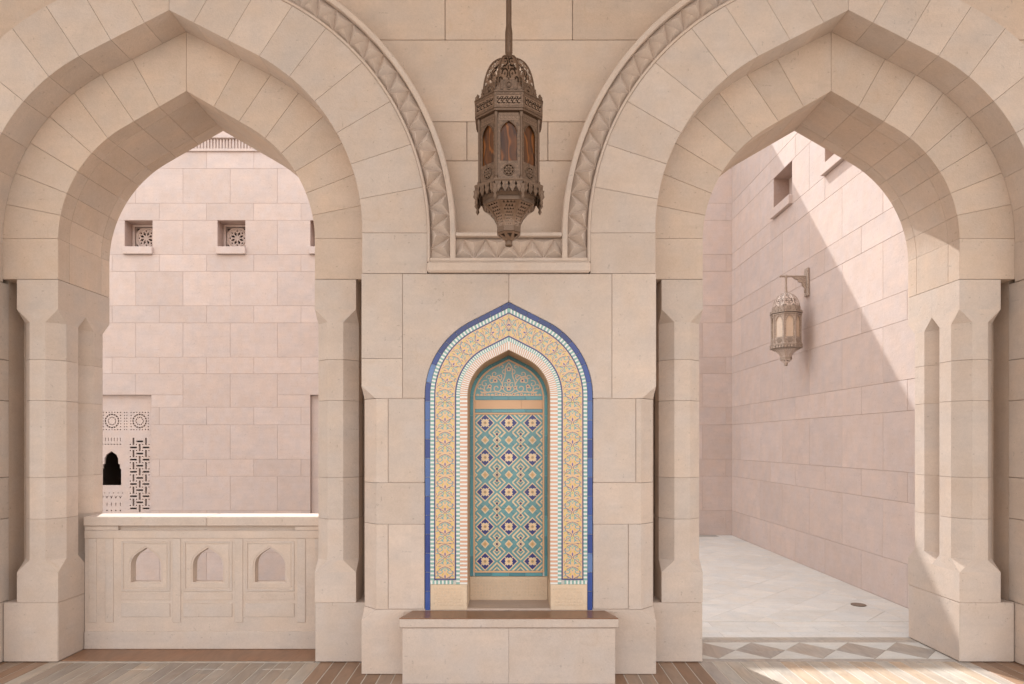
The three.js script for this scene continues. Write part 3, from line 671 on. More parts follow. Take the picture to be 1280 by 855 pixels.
  const lattice = canvasTex(Math.round((X1 - X0) * K), Math.round((Y1 - Y0) * K), (g, W, H) => {
    g.fillStyle = '#639699'; g.fillRect(0, 0, W, H);
    g.setTransform(K, 0, 0, -K, -X0 * K, Y1 * K); g.lineJoin = 'miter';
    const cw = 0.168, chh = 0.2457, y0 = 0.706;
    const dia = (x, y, a, b, fill, st, lw) => { g.beginPath(); g.moveTo(x - a, y); g.lineTo(x, y + b); g.lineTo(x + a, y); g.lineTo(x, y - b); g.closePath(); if (fill) { g.fillStyle = fill; g.fill(); } if (st) { g.strokeStyle = st; g.lineWidth = lw; g.stroke(); } };
    const P = '#e6c69c', DK = '#3f7d86';
    // darker crossing bands between the cells
    g.strokeStyle = '#568a90'; g.lineWidth = 0.012;
    for (let i = -3; i <= 3; i++) for (let j = -2; j <= 7; j++) { const x = i * cw, y = y0 + j * chh; for (const s of sgn) { g.beginPath(); g.moveTo(x, y + chh / 2); g.lineTo(x + s * cw / 2, y + chh / 2 + cw / 2); g.moveTo(x, y + chh / 2); g.lineTo(x + s * cw / 2, y + chh / 2 - cw / 2); g.stroke(); } }
    for (let i = -2; i <= 2; i++) for (let j = -1; j <= 5; j++) {
      const x = i * cw, y = y0 + j * chh;
      // flower
      dia(x, y, 0.061, 0.061, '#e6cba4', P, 0.010);
      for (let k = 0; k < 4; k++) { g.save(); g.translate(x, y); g.rotate(k * PI / 2);
        g.fillStyle = '#1a2272'; g.beginPath(); g.moveTo(0, 0.022); g.lineTo(0.012, 0.030); g.lineTo(0.018, 0.022); g.lineTo(0.0275, 0.031); g.lineTo(0.014, 0.0445); g.lineTo(0, 0.058); g.lineTo(-0.014, 0.0445); g.lineTo(-0.0275, 0.031); g.lineTo(-0.018, 0.022); g.lineTo(-0.012, 0.030); g.closePath(); g.fill(); g.restore(); }
      g.fillStyle = P; g.beginPath(); for (let k = 0; k < 16; k++) { const r = k % 2 ? 0.014 : 0.025, t = k * PI / 8 + PI / 8; g.lineTo(x + r * Math.cos(t), y + r * Math.sin(t)); } g.closePath(); g.fill();
      g.fillStyle = '#c2925e'; g.beginPath(); g.arc(x, y, 0.010, 0, 7); g.fill(); g.fillStyle = '#6a8f8c'; g.beginPath(); g.arc(x, y, 0.004, 0, 7); g.fill();
      // small diamond midway
      dia(x, y + chh / 2, 0.024, 0.026, '#cda77a', P, 0.008); dia(x, y + chh / 2, 0.009, 0.010, GOLD);
      // lozenge of two chevrons with three dots
      const lx = x + cw / 2, ly = y + chh / 2;
      g.strokeStyle = P; g.lineWidth = 0.0105;
      for (const s of sgn) {
        g.beginPath(); g.moveTo(lx - 0.058, ly + s * 0.054); g.lineTo(lx, ly + s * 0.112); g.lineTo(lx + 0.058, ly + s * 0.054); g.lineTo(lx + 0.026, ly + s * 0.022); g.stroke();
        g.beginPath(); g.moveTo(lx - 0.058, ly + s * 0.054); g.lineTo(lx - 0.026, ly + s * 0.022); g.stroke();
        dia(lx, ly + s * 0.055, 0.026, 0.026, null, P, 0.0085);
      }
      dia(lx, ly, 0.026, 0.026, null, P, 0.0085);
      for (const q of [-0.042, 0, 0.042]) { dia(lx, ly + q, 0.0165, 0.0165, P); g.fillStyle = '#30245c'; g.beginPath(); g.arc(lx, ly + q, 0.0085, 0, 7); g.fill(); }
    }
    g.setTransform(1, 0, 0, 1, 0, 0);
    // slight unevenness of the glaze, tile to tile
    const im = g.getImageData(0, 0, W, H), d = im.data;
    for (let yy = 0; yy < H; yy++) for (let xx = 0; xx < W; xx++) { const k = 0.94 + 0.09 * nB(xx / 90, yy / 90) + 0.05 * (nC(xx / 9, yy / 9) - 0.5), o = (yy * W + xx) * 4; d[o] *= k; d[o + 1] *= k; d[o + 2] *= k; }
    g.putImageData(im, 0, 0);
  });
  const latM = glaze(0xffffff, 0.3, { map: lattice, clearcoat: 0.4 });
  const printed = (g) => { const p = g.attributes.position, u = g.attributes.uv; for (let i = 0; i < p.count; i++) u.setXY(i, (p.getX(i) - X0) / (X1 - X0), (p.getY(i) - Y0) / (Y1 - Y0)); return g; };
  for (let i = 0; i < 3; i++) for (let j = 0; j < 5; j++) { const w = (X1 - X0) / 3, h = (Y1 - Y0) / 5; mesh('lattice_tile', printed(blockGeo(X0 + i * w + 0.0005, X0 + (i + 1) * w - 0.0005, Y0 + j * h + 0.0005, Y0 + (j + 1) * h - 0.0005, ZP - 0.008, ZP + rr(0.0015, 0.003), 0.0008)), latM, n); }
  // tympanum of scrolls
  const TA = PI_.off(0.0385, 1.8795), TX = TA.hw, TY0 = 1.88, TY1 = TA.apex, KT = 2000;
  const tymp = canvasTex(1000, 760, (g, W, H) => {
    g.fillStyle = '#639699'; g.fillRect(0, 0, W, H);
    const S = W / (2 * TX); g.setTransform(S, 0, 0, -S, W / 2, H);
    g.lineCap = 'round'; const P = '#dcb187';
    const spiral = (x, y, r, a0, turn, w) => { g.strokeStyle = P; g.lineWidth = w; g.beginPath(); for (let i = 0; i <= 30; i++) { const t = a0 + turn * i / 30, q = r * (1 - 0.72 * i / 30); g.lineTo(x + q * Math.cos(t), y + q * Math.sin(t)); } g.stroke(); };
    const bloom = (x, y, r) => { g.fillStyle = P; for (let k = 0; k < 5; k++) { const t = PI / 2 + k * 2 * PI / 5; g.beginPath(); g.arc(x + r * Math.cos(t), y + r * Math.sin(t), r * 0.72, 0, 7); g.fill(); } g.fillStyle = '#2a2360'; g.beginPath(); g.arc(x, y, r * 0.62, 0, 7); g.fill(); };
    for (const s of sgn) { g.save(); g.scale(s, 1);
      g.strokeStyle = P; g.lineWidth = 0.007; g.beginPath(); g.moveTo(0, 0.02); g.bezierCurveTo(0.06, 0.03, 0.05, 0.10, 0.03, 0.13); g.bezierCurveTo(0.02, 0.17, 0.035, 0.2, 0, 0.235); g.stroke();
      g.beginPath(); g.moveTo(0.03, 0.01); g.bezierCurveTo(0.09, 0.05, 0.16, 0.01, 0.2, 0.03); g.stroke();
      g.beginPath(); g.moveTo(0.05, 0.09); g.bezierCurveTo(0.08, 0.15, 0.12, 0.14, 0.13, 0.13); g.stroke();
      spiral(0.085, 0.055, 0.032, 2.6, 6.5, 0.0065); spiral(0.145, 0.05, 0.03, 0.4, -6.5, 0.0065); spiral(0.065, 0.125, 0.03, -1, 6.2, 0.006); spiral(0.118, 0.105, 0.026, 3, -6.0, 0.006); spiral(0.19, 0.03, 0.022, 1, 5, 0.006); spiral(0.03, 0.175, 0.02, -2, 5, 0.0055); spiral(0.17, 0.085, 0.026, 2, -6, 0.006); spiral(0.10, 0.155, 0.024, 4, 6, 0.006); spiral(0.05, 0.205, 0.018, 0, 5, 0.0055); spiral(0.205, 0.06, 0.02, 2, -5, 0.0055); spiral(0.02, 0.075, 0.02, 1, 6, 0.0055); spiral(0.14, 0.13, 0.02, 0, 5.5, 0.0055); g.fillStyle = P; for (let i = 0; i < 9; i++) { g.beginPath(); g.arc(0.012 + i * 0.026, 0.004, 0.011, 0, 7); g.fill(); }
      bloom(0.097, 0.108, 0.010); bloom(0.135, 0.068, 0.009); bloom(0.045, 0.058, 0.008); bloom(0.058, 0.142, 0.007); bloom(0.035, 0.012, 0.007); bloom(0.09, 0.012, 0.006); bloom(0.168, 0.012, 0.006);
      g.restore(); }
    for (const [y, r] of [[0.052, 0.010], [0.108, 0.009], [0.19, 0.010]]) bloom(0, y, r);
  });
  tymp.repeat.set(1 / (2 * TX), 1 / (2 * TX * 0.76)); tymp.offset.set(0.5, -TY0 / (2 * TX * 0.76));
  const tg = slabGeo(TA.outline(26), ZP + 0.002, ZP - 0.005, 0); { const p = tg.attributes.position, u = tg.attributes.uv; for (let i = 0; i < p.count; i++) u.setXY(i, p.getX(i), p.getY(i)); }
  mesh('tympanum_tile', tg, glaze(0xffffff, 0.3, { map: tymp, clearcoat: 0.4 }), n);
}
{ // bench under the niche
  const b = thing('stone_bench', 'plain stone bench with a polished brown marble top under the tiled niche', 'bench');
  box('core', b, -0.67, 0.67, 0.002, 0.355, 0.003, 0.17, mortar, 0);
  block('front_slab', b, -0.682, 0, 0.002, 0.362, 0.003, 0.186, HALL[4], 0.0015, 0.0005); block('front_slab', b, 0, 0.682, 0.002, 0.362, 0.003, 0.186, HALL[4], 0.0015, 0.0005);
  box('ledge', b, -0.703, 0.703, 0.3635, 0.4215, 0.003, 0.203, HALL[4], 0.008);
  mesh('seat_top', loftGeo([0.422, 0.428].map((y) => ({ y, poly: [[-0.699, 0.199], [0.699, 0.199], [0.64, 0.0055], [0.276, 0.0055], [0.276, ZP + 0.006], [-0.276, ZP + 0.006], [-0.276, 0.0055], [-0.64, 0.0055]].reverse() }))), seatMarble, b);
}

// ---------------------------------------------------------------- pierced parapet in the arch
{
  const p = thing('parapet', 'low pale stone parapet with three small arched openings closing the archway', 'parapet');
  const c = -2.25, x0 = -3.171, x1 = -1.369, zf = -0.535, zb = -0.608, zc = -0.75, m = HALL[6], m2 = HALL[5];
  const op = new Arch(0.113, 0.628, 0.112, 33 * PI / 180, 0.505), cs = [c - 0.464, c, c + 0.464];
  const hole = (cx) => op.outline(14).map(([x, y]) => [cx + x, y]);
  mesh('body', slabGeo([[x0, 0.006], [x1, 0.006], [x1, 0.893], [x0, 0.893]], zf, zb, 0.002, cs.map(hole)), m, p);
  box('plinth', p, x0 + 0.001, x1 - 0.001, 0.007, 0.14, zf - 0.01, zf + 0.012, m2, 0.008);
  for (const cx of cs) {
    const f = (w, a, b) => [[cx - w, a], [cx + w, a], [cx + w, b], [cx - w, b]];
    mesh('opening_frame', slabGeo(f(0.182, 0.437, 0.812), zf + 0.006, zf - 0.004, 0.002, [f(0.168, 0.452, 0.797)]), m2, p);
    mesh('opening_surround', slabGeo(f(0.158, 0.462, 0.787), zf + 0.003, zf - 0.004, 0.002, [op.off(-0.012, 0.493).outline(14).map(([x, y]) => [cx + x, y])]), m, p);
    box('lower_panel', p, cx - 0.182, cx + 0.182, 0.246, 0.348, zf - 0.004, zf + 0.006, m2, 0.003);
    box('lower_panel_rim', p, cx - 0.182, cx + 0.182, 0.372, 0.425, zf - 0.004, zf + 0.004, m, 0.003);
  }
  for (const x of [c - 0.86, c - 0.735, c - 0.232, c + 0.232, c + 0.70, c + 0.83]) { box('pilaster_strip', p, x - 0.03, x + 0.03, 0.205, 0.83, zf - 0.004, zf + 0.006, m2, 0.003); }
  box('top_rail', p, x0, x1, 0.834, 0.889, zf - 0.004, zf + 0.007, m, 0.003);
  box('added_rear_rail', p, x0 + 0.001, x1 - 0.001, 0.758, 0.9245, zc + 0.004, zb - 0.002, m, 0.004);  // added behind the coping to keep sun spots off the hall floor
  // groove under the coping
  box('groove_back', p, -2.92, -1.60, 0.892, 0.925, zb + 0.002, zf - 0.024, m, 0);
  box('groove_end', p, x0, -2.921, 0.894, 0.9245, zb, zf + 0.003, m, 0.002); box('groove_end', p, -1.599, x1, 0.894, 0.9245, zb, zf + 0.003, m, 0.002);
  block('coping', p, x0, c, 0.9255, 0.997, zc, zf + 0.022, m2, 0.006, 0.0008); block('coping', p, c, x1, 0.9255, 0.997, zc, zf + 0.022, m2, 0.006, 0.0008);
}

// ---------------------------------------------------------------- lanterns
const SEC = 1 / Math.cos(PI / 8), TAN = Math.tan(PI / 8);
function oct(points, vrep = 1) {                                 // eight-sided turned form, apothems given, flat faces
  let g = new THREE.LatheGeometry(points.map(([a, y]) => new THREE.Vector2(a * SEC, y)), 8, PI / 8).toNonIndexed(); g.computeVertexNormals(); return g;
}
function pierce(w, h, draw) { return canvasTex(w, h, (g) => { g.fillStyle = '#fff'; g.fillRect(0, 0, w, h); g.fillStyle = '#000'; g.strokeStyle = '#000'; draw(g, w, h); }, false); }
const holesScroll = pierce(256, 96, (g, w, h) => { for (let i = 0; i < 5; i++) for (const s of [-1, 1]) { const x = 26 + i * 51, y = 48 + s * 18; g.lineWidth = 11; g.beginPath(); g.arc(x, y, 13, 0.5 * s, 4.4); g.stroke(); g.beginPath(); g.ellipse(x + 25, 48 + s * 8, 6, 9, 0.7 * s, 0, 7); g.fill(); g.beginPath(); g.arc(x + 24, 48 + s * 30, 6, 0, 7); g.fill(); } });
const holesNet = pierce(128, 256, (g, w, h) => { for (let j = 0; j < 8; j++) for (let i = 0; i < 4; i++) { const x = 20 + i * 30 + (j % 2 ? 15 : 0), y = 20 + j * 31; if (x > 112) continue; g.beginPath(); g.moveTo(x - 13, y + 9); g.quadraticCurveTo(x - 6, y - 5, x, y - 14); g.quadraticCurveTo(x + 6, y - 5, x + 13, y + 9); g.quadraticCurveTo(x, y + 2, x - 13, y + 9); g.fill(); } });
const holesDome = pierce(192, 320, (g, w, h) => { for (const s of [-1, 1]) { g.save(); g.translate(96, 0); g.scale(s, 1); g.lineWidth = 13; for (const [x, y, r, a] of [[34, 60, 24, 0], [40, 130, 30, 1.2], [36, 205, 28, 2.2], [42, 272, 26, 0.6], [72, 240, 14, 3], [70, 165, 14, 1]]) { g.beginPath(); g.arc(x, y, r, a, a + 4.2); g.stroke(); g.beginPath(); g.arc(x, y, r * 0.28, 0, 7); g.fill(); } g.restore(); } for (const y of [30, 96, 168, 240, 300]) { g.beginPath(); g.ellipse(96, y, 7, 15, 0, 0, 7); g.fill(); } });
const holesCup = pierce(128, 128, (g) => { g.beginPath(); g.moveTo(64, 104); g.lineTo(98, 26); g.lineTo(30, 26); g.closePath(); g.fill(); });
const swirl = dataTex(256, 256, (u, v) => {
  const w = nA(u * 4, v * 4) * 2.2 + nB(u * 16, v * 8) * 0.5, k = 0.5 + 0.3 * Math.sin(2 * PI * (u * 2 + v + w * 0.5)) + 0.2 * Math.sin(2 * PI * (u * 5 + v * 2 + w * 0.9));
  const a = [58, 33, 13], b = [128, 78, 33]; return [0, 1, 2].map((c) => clamp(a[c] + (b[c] - a[c]) * Math.pow(k, 1.1)));
}, true, 1);
const bronzeNoise = dataTex(256, 256, (u, v) => { const k = 205 + (nC(u * 64, v * 64) - 0.5) * 60 + (nB(u * 16, v * 16) - 0.5) * 50; return [clamp(k), clamp(k * 0.985), clamp(k * 0.96)]; }, true, 6);
function lanternMats(r, g, b, metal, rough, amber) {
  const base = { color: new THREE.Color().setRGB(r, g, b), metalness: metal, roughness: rough };
  const M = (extra) => new THREE.MeshStandardMaterial({ ...base, ...extra });
  const cutout = (t) => M({ alphaMap: t, alphaTest: 0.5, side: THREE.DoubleSide });
  return { solid: M({ map: bronzeNoise }), scroll: cutout(holesScroll), net: cutout(holesNet), dome: cutout(holesDome), cup: cutout(holesCup),
    glass: new THREE.MeshPhysicalMaterial({ color: amber, map: swirl, roughness: 0.4, clearcoat: 0.12, clearcoatRoughness: 0.1, specularIntensity: 0.6 }) };
}
// spec gives heights (metres above the finial's foot) and apothems
function lantern(root, S, M) {
  const add = (name, geo, mat, k = 0) => { const q = mesh(name, geo, mat, root); q.rotation.y = k * PI / 4; return q; };
  const all8 = (name, geo, mat) => { for (let k = 0; k < 8; k++) add(name, geo, mat, k); };
  const facet = (w0, w1, y0, y1, a0, a1, inU = 0) => {           // one facet panel, uv 0..1
    const p = [[-w0, y0, a0], [w0, y0, a0], [w1, y1, a1], [-w1, y1, a1]], u = [[0, 0], [1, 0], [1, 1], [0, 1]], pos = [], uv = [];
    for (const t of [0, 1, 2, 0, 2, 3]) { pos.push(...p[t]); uv.push(...u[t]); } return build(pos, uv);
  };
  const { A, B, yFin, yStem, yCup, yFlare, yRing, yBody, yTop, yBand, yDome, flareTop, flareBot, domeA } = S;
  // finial and cup
  add('finial', new THREE.LatheGeometry([[0, yFin], [0.016, yFin + 0.002], [0.021, yFin + 0.01], [0.019, yFin + 0.02], [0.021, yStem], [0.012, yStem + 0.008]].map(([x, y]) => new THREE.Vector2(x, y)), 20), M.solid);
  all8('cup_facet', facet(0.020 * TAN, flareBot * 1.02 * TAN, yStem, yCup - 0.034, 0.020, flareBot * 1.02), M.cup);
  add('cup', oct([[flareBot * 0.98, yCup - 0.034], [flareBot * 1.06, yCup - 0.03], [flareBot * 1.06, yCup], [flareBot * 0.9, yCup + 0.003]]), M.solid);
  // flared lower body: pierced skin between ribs over a dark lining
  const prof = [0, 0.25, 0.5, 0.75, 1].map((t) => [flareBot + (flareTop - flareBot) * Math.pow(t, 2.1), yCup + (yFlare - yCup) * t]);
  for (let k = 0; k < 8; k++) {
    const pos = [], uv = [];
    for (let i = 0; i + 1 < prof.length; i++) {
      const [a0, ya] = prof[i], [a1, yb] = prof[i + 1], p = [[-a0 * TAN * 0.78, ya, a0], [a0 * TAN * 0.78, ya, a0], [a1 * TAN * 0.78, yb, a1], [-a1 * TAN * 0.78, yb, a1]], u = [[0, i / 4], [1, i / 4], [1, (i + 1) / 4], [0, (i + 1) / 4]];
      for (const t of [0, 1, 2, 0, 2, 3]) { pos.push(...p[t]); uv.push(...u[t]); }
    }
    add('pierced_flare', build(pos, uv), M.net, k);
    const rib = [], c8 = Math.cos(PI / 4), s8 = Math.sin(PI / 4), turn = ([x, y, z]) => [x * c8 + z * s8, y, z * c8 - x * s8];
    for (let i = 0; i + 1 < prof.length; i++) {                  // both leaves of the rib at one corner
      const [a0, ya] = prof[i], [a1, yb] = prof[i + 1], q = (a, y, f, e) => [f * (a + e) * TAN, y, a + e];
      const Rq = [q(a0, ya, 0.76, 0.003), q(a0, ya, 1, 0.003), q(a1, yb, 1, 0.003), q(a1, yb, 0.76, 0.003)], Lq = Rq.map(([x, y, z]) => turn([-x, y, z])).reverse();
      for (const Q of [Rq, Lq]) for (const t of [0, 1, 2, 0, 2, 3]) rib.push(...Q[t]);
    }
    add('flare_rib', build(rib, new Array(rib.length / 3 * 2).fill(0)), M.solid, k);
  }
  add('flare_rim', oct([[flareTop - 0.01, yFlare - 0.004], [flareTop + 0.004, yFlare], [flareTop + 0.004, yFlare + 0.02], [flareTop - 0.01, yFlare + 0.024]]), M.solid);
  // ring with hanging fringe and corner drops
  add('lower_neck', oct([[flareTop - 0.004, yFlare + 0.02], [A - 0.028, yRing - 0.035], [A - 0.028, yRing - 0.012]]), M.solid);
  { const bars = []; for (let i = -4; i <= 4; i++) { const g = new THREE.BoxGeometry(0.007, 0.034, 0.006); g.translate(i * (A - 0.02) * TAN / 4.6, yRing - 0.042, A - 0.024); bars.push(g); } all8('neck_bars', mergeGeometries(bars), M.solid); }
  add('lower_ring', oct([[B - 0.01, yRing - 0.014], [A, yRing - 0.014], [A + 0.003, yRing - 0.006], [A + 0.003, yRing], [B + 0.012, yRing + 0.006], [B - 0.01, yRing + 0.01]]), M.solid);
  const fringe = []; { const n = S.fringe, w = 2 * A * TAN / n; for (let i = 0; i < n; i++) { const x = -A * TAN + (i + 0.5) * w, sh = slabGeo([[x - w * 0.46, yRing - 0.015], [x - w * 0.32, yRing - 0.03], [x - w * 0.45, yRing - 0.042], [x, yRing - S.drop], [x + w * 0.45, yRing - 0.042], [x + w * 0.32, yRing - 0.03], [x + w * 0.46, yRing - 0.015]], A + 0.001, A - 0.005, 0); fringe.push(sh); } }
  all8('pendant_fringe', mergeGeometries(fringe), M.solid);
  { const g = new THREE.LatheGeometry([[0.001, -0.075], [0.010, -0.06], [0.006, -0.045], [0.017, -0.03], [0.012, -0.012], [0.016, 0]].map(([x, y]) => new THREE.Vector2(x * S.corner, y * S.corner)), 8); g.rotateY(0); g.translate((A - 0.006) * TAN * 1.0, yRing - 0.03, A - 0.008); all8('corner_drop', g, M.solid); }
  // body: arched frames, amber panes, rosette panels, colonettes
  const fw = B * TAN, gw = fw * 0.66, gy0 = S.gy0, gyS = S.gyS;
  const ga = [[-gw, gy0], [gw, gy0], [gw, gyS], [gw * 0.82, gyS + (S.gy1 - gyS) * 0.42], [gw * 0.45, gyS + (S.gy1 - gyS) * 0.74], [0, S.gy1], [-gw * 0.45, gyS + (S.gy1 - gyS) * 0.74], [-gw * 0.82, gyS + (S.gy1 - gyS) * 0.42], [-gw, gyS]];
  all8('pane_frame', slabGeo([[-fw * 0.985, yRing + 0.006], [fw * 0.985, yRing + 0.006], [fw * 0.985, yBody], [-fw * 0.985, yBody]], B, B - 0.007, 0.0015, [ga, disc(0, (yRing + gy0) / 2 + 0.002, Math.min(0.029, (gy0 - yRing) * 0.42) * 0.98, 20)]), M.solid);
  for (let k = 0; k < 8; k++) { const g = slabGeo([[-fw * 0.9, gy0 - 0.01], [fw * 0.9, gy0 - 0.01], [fw * 0.9, S.gy1 + 0.01], [-fw * 0.9, S.gy1 + 0.01]], B - 0.009, B - 0.013, 0), u = g.attributes.uv; for (let i = 0; i < u.count; i++) u.setXY(i, u.getX(i) * 7.5 + k * 0.37, u.getY(i) * 3.1 + k * 0.61); add('glass_pane', g, M.glass, k); }
  { const g = [], edge = new THREE.TubeGeometry(new THREE.CatmullRomCurve3(ga.slice(2).map(([x, y]) => new THREE.Vector3(x, y, B + 0.001)), false, 'catmullrom', 0.1), 24, 0.0028, 5); all8('arch_bead', edge, M.solid); }
  { const y = (yRing + gy0) / 2 + 0.002, r = Math.min(0.029, (gy0 - yRing) * 0.42), gs = [new THREE.TorusGeometry(r, 0.0035, 6, 24)]; for (let i = 0; i < 8; i++) { const q = new THREE.SphereGeometry(r * 0.27, 8, 6); q.scale(1, 1, 0.5); q.translate(r * 0.58 * Math.cos(i * PI / 4), r * 0.58 * Math.sin(i * PI / 4), 0); gs.push(q); } const cq = new THREE.SphereGeometry(r * 0.26, 8, 6); gs.push(cq); for (let i = 0; i < 4; i++) { const bar = new THREE.BoxGeometry(2 * r, 0.004, 0.003); bar.rotateZ(i * PI / 4); gs.push(bar); } const m = mergeGeometries(gs.map((q) => q.toNonIndexed())); m.translate(0, y, B + 0.002); all8('rosette', m, M.solid);
}
  { const col = new THREE.LatheGeometry([[0.011, yRing + 0.006], [0.011, yRing + 0.02], [0.0065, yRing + 0.026], [0.0065, (yRing + yBody) / 2 - 0.006], [0.009, (yRing + yBody) / 2], [0.0065, (yRing + yBody) / 2 + 0.006], [0.0065, yBody - 0.026], [0.011, yBody - 0.02], [0.011, yBody]].map(([x, y]) => new THREE.Vector2(x, y)), 10); col.translate(B * TAN, 0, B + 0.001); all8('colonette', col, M.solid); }
  // spandrel scroll over each pane
  all8('scroll_panel', (() => { const g = facet(fw * 0.8, fw * 0.8, S.gy1 + 0.004, yBody - 0.006, B + 0.0015, B + 0.0015); return g; })(), M.scroll);
  // cornice band
  add('cornice', oct([[B - 0.01, yBody - 0.002], [B + 0.006, yBody], [A - 0.004, yTop - 0.012], [A - 0.004, yTop]]), M.solid);
  if (yBand > yTop + 0.03) {
    add('added_band_plate', oct([[0.001, yTop + 0.002], [A - 0.004, yTop + 0.002]]), M.solid);  // added inside to close the drum, so the band holes stay dark
    all8('pierced_band', facet(A * TAN * 0.86, A * TAN * 0.86, yTop + 0.014, yBand - 0.014, A - 0.002, A - 0.002), M.scroll);
    all8('band_frame', slabGeo([[-A * TAN, yTop], [A * TAN, yTop], [A * TAN, yBand], [-A * TAN, yBand]], A, A - 0.005, 0.001, [[[-A * TAN * 0.84, yTop + 0.016], [A * TAN * 0.84, yTop + 0.016], [A * TAN * 0.84, yBand - 0.016], [-A * TAN * 0.84, yBand - 0.016]]]), M.solid);
  }
  add('band_cap', oct([[A - 0.012, yBand - 0.002], [A + 0.003, yBand], [A + 0.003, yBand + 0.006], [domeA, yBand + 0.012]]), M.solid);
  // cresting
  { const g = [], n = S.fringe, w = 2 * A * TAN / n; for (let i = 0; i < n; i++) { const x = -A * TAN + (i + 0.5) * w; g.push(slabGeo([[x - w * 0.47, yBand + 0.006], [x + w * 0.47, yBand + 0.006], [x + w * 0.2, yBand + 0.016], [x + w * 0.3, yBand + 0.024], [x, yBand + S.crest], [x - w * 0.3, yBand + 0.024], [x - w * 0.2, yBand + 0.016]], A - 0.001, A - 0.006, 0)); } all8('cresting', mergeGeometries(g), M.solid); }
  // dome: pierced gores between ribs
  const dp = [[1, 0], [1.0, 0.16], [0.97, 0.34], [0.9, 0.52], [0.78, 0.70], [0.6, 0.85], [0.36, 0.95], [0.14, 1.0]].map(([a, t]) => [domeA * a, yBand + 0.008 + (yDome - yBand - 0.008) * t]);
  add('added_dome_liner', oct([[0.001, yBand + 0.009], [domeA * 0.98, yBand + 0.009], ...dp.map(([a, y]) => [a * 0.62, yBand + 0.01 + (y - yBand - 0.01) * 0.86])]), M.solid);  // inner shell added to block light behind the pierced gores
  for (let k = 0; k < 8; k++) {
    const pos = [], uv = [];
    for (let i = 0; i + 1 < dp.length; i++) { const [a0, ya] = dp[i], [a1, yb] = dp[i + 1], p = [[-a0 * TAN, ya, a0], [a0 * TAN, ya, a0], [a1 * TAN, yb, a1], [-a1 * TAN, yb, a1]], n = dp.length - 1, u = [[0, i / n], [1, i / n], [1, (i + 1) / n], [0, (i + 1) / n]]; for (const t of [0, 1, 2, 0, 2, 3]) { pos.push(...p[t]); uv.push(...u[t]); } }
    add('dome_gore', build(pos, uv), M.dome, k);
    add('dome_rib', new THREE.TubeGeometry(new THREE.CatmullRomCurve3(dp.map(([a, y]) => new THREE.Vector3(a * TAN, y, a))), 20, 0.0045, 5), M.solid, k);
  }
  add('dome_ring', oct([[domeA - 0.004, yBand + 0.01], [domeA + 0.008, yBand + 0.012], [domeA + 0.008, yBand + 0.045], [domeA - 0.004, yBand + 0.05]]), M.solid);
  all8('dome_tablet', slabGeo([[-domeA * TAN * 0.8, yBand + 0.03], [domeA * TAN * 0.8, yBand + 0.03], [domeA * TAN * 0.8, yBand + 0.085], [-domeA * TAN * 0.8, yBand + 0.085]], domeA + 0.010, domeA - 0.01, 0.002), M.solid);
  { const q = new THREE.TorusGeometry(0.014, 0.0035, 6, 16); q.translate(0, yBand + 0.057, domeA + 0.012); all8('tablet_roundel', q, M.solid); }
}
{
  const l = thing('hanging_lantern', 'large dark bronze octagonal lantern with amber panes hanging on a rod', 'lantern');
  l.position.set(0, 0, 0.7);
  const S = { A: 0.187, B: 0.163, yFin: 2.652, yStem: 2.686, yCup: 2.756, yFlare: 2.872, yRing: 2.968, yBody: 3.335, yTop: 3.347, yBand: 3.431, yDome: 3.715, flareTop: 0.137, flareBot: 0.062, domeA: 0.142, gy0: 3.072, gyS: 3.235, gy1: 3.287, fringe: 4, drop: 0.072, corner: 1.1, crest: 0.036 };
  const M = lanternMats(0.225, 0.14, 0.092, 0.45, 0.42, new THREE.Color(1, 0.9, 0.8));
  lantern(l, S, M);
  mesh('rod_socket', new THREE.LatheGeometry([[0.024, 3.705], [0.026, 3.72], [0.018, 3.735], [0.021, 3.75], [0.021, 3.86], [0.016, 3.9]].map(([x, y]) => new THREE.Vector2(x, y)), 16), M.solid, l);
  const rod = new THREE.CylinderGeometry(0.0155, 0.0155, 2.36, 16); rod.translate(0, 5.04, 0); mesh('rod', rod, M.solid, l);
  const rose = new THREE.CylinderGeometry(0.09, 0.05, 0.05, 24); rose.translate(0, 6.175, 0); mesh('ceiling_rose', rose, M.solid, l);
}
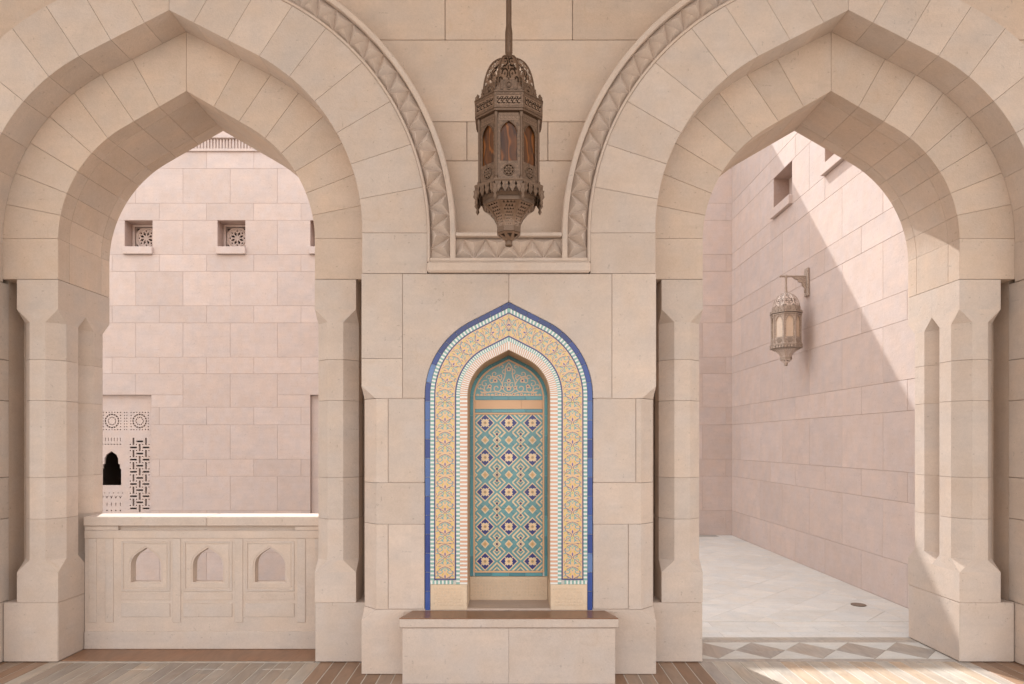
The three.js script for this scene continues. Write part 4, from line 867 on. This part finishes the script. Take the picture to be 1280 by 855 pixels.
{
  const l = thing('wall_lantern', 'pale octagonal metal lantern hanging from a scrolled bracket on the side wall', 'lantern');
  l.position.set(3.455, 0, 4.49 - 8.375); l.rotation.y = -0.12;
  const S = { A: 0.178, B: 0.16, yFin: 2.50, yStem: 2.535, yCup: 2.61, yFlare: 2.70, yRing: 2.765, yBody: 3.125, yTop: 3.14, yBand: 3.15, yDome: 3.41, flareTop: 0.14, flareBot: 0.062, domeA: 0.15, gy0: 2.85, gyS: 3.05, gy1: 3.11, fringe: 4, drop: 0.05, corner: 0.4, crest: 0.04 };
  const M = lanternMats(0.62, 0.51, 0.445, 0.1, 0.55, new THREE.Color(1, 1, 1));
  M.glass = new THREE.MeshPhysicalMaterial({ color: new THREE.Color(0.80, 0.62, 0.47), roughness: 0.25, clearcoat: 0.6, map: stoneMap });
  lantern(l, S, M);
  mesh('rod', (() => { const g = new THREE.LatheGeometry([[0.022, 3.40], [0.016, 3.44], [0.012, 3.46], [0.018, 3.475], [0.012, 3.49], [0.012, 3.59], [0.018, 3.60], [0.018, 3.63], [0.001, 3.645]].map(([x, y]) => new THREE.Vector2(x, y)), 12); return g; })(), M.solid, l);
  const b = part('bracket', l); b.rotation.y = 0.12;
  const arm = new THREE.CylinderGeometry(0.012, 0.012, 0.33, 10); arm.rotateZ(PI / 2); arm.translate(0.095, 3.62, 0); mesh('arm', arm, M.solid, b);
  box('wall_plate', b, 0.245, 0.273, 3.37, 3.72, -0.05, 0.05, M.solid, 0.005);
  mesh('scroll', slabGeo([[0.246, 3.609], [0.246, 3.42], [0.225, 3.425], [0.222, 3.45], [0.235, 3.47], [0.20, 3.5], [0.19, 3.54], [0.155, 3.545], [0.14, 3.575], [0.105, 3.585], [0.08, 3.609]].reverse(), 0.012, -0.012, 0.003), M.solid, b);
  const tip = new THREE.SphereGeometry(0.016, 10, 8); tip.translate(-0.07, 3.62, 0); mesh('tip', tip, M.solid, b);
}
{ // floor drain by the side wall
  const d = thing('floor_drain', 'small round metal drain cover in the pale paving beside the side wall', 'drain cover');
  d.position.set(3.33, 0.001, 4.49 - 6.4);
  const mt = new THREE.MeshStandardMaterial({ color: new THREE.Color().setRGB(0.22, 0.16, 0.12), metalness: 0.3, roughness: 0.6 });
  const c = new THREE.CylinderGeometry(0.062, 0.064, 0.006, 28); c.translate(0, 0.003, 0); mesh('cover', c, mt, d);
  const t = new THREE.TorusGeometry(0.064, 0.004, 6, 32); t.rotateX(PI / 2); t.translate(0, 0.004, 0); mesh('rim', t, mt, d);
}
renderer.render(scene, camera);
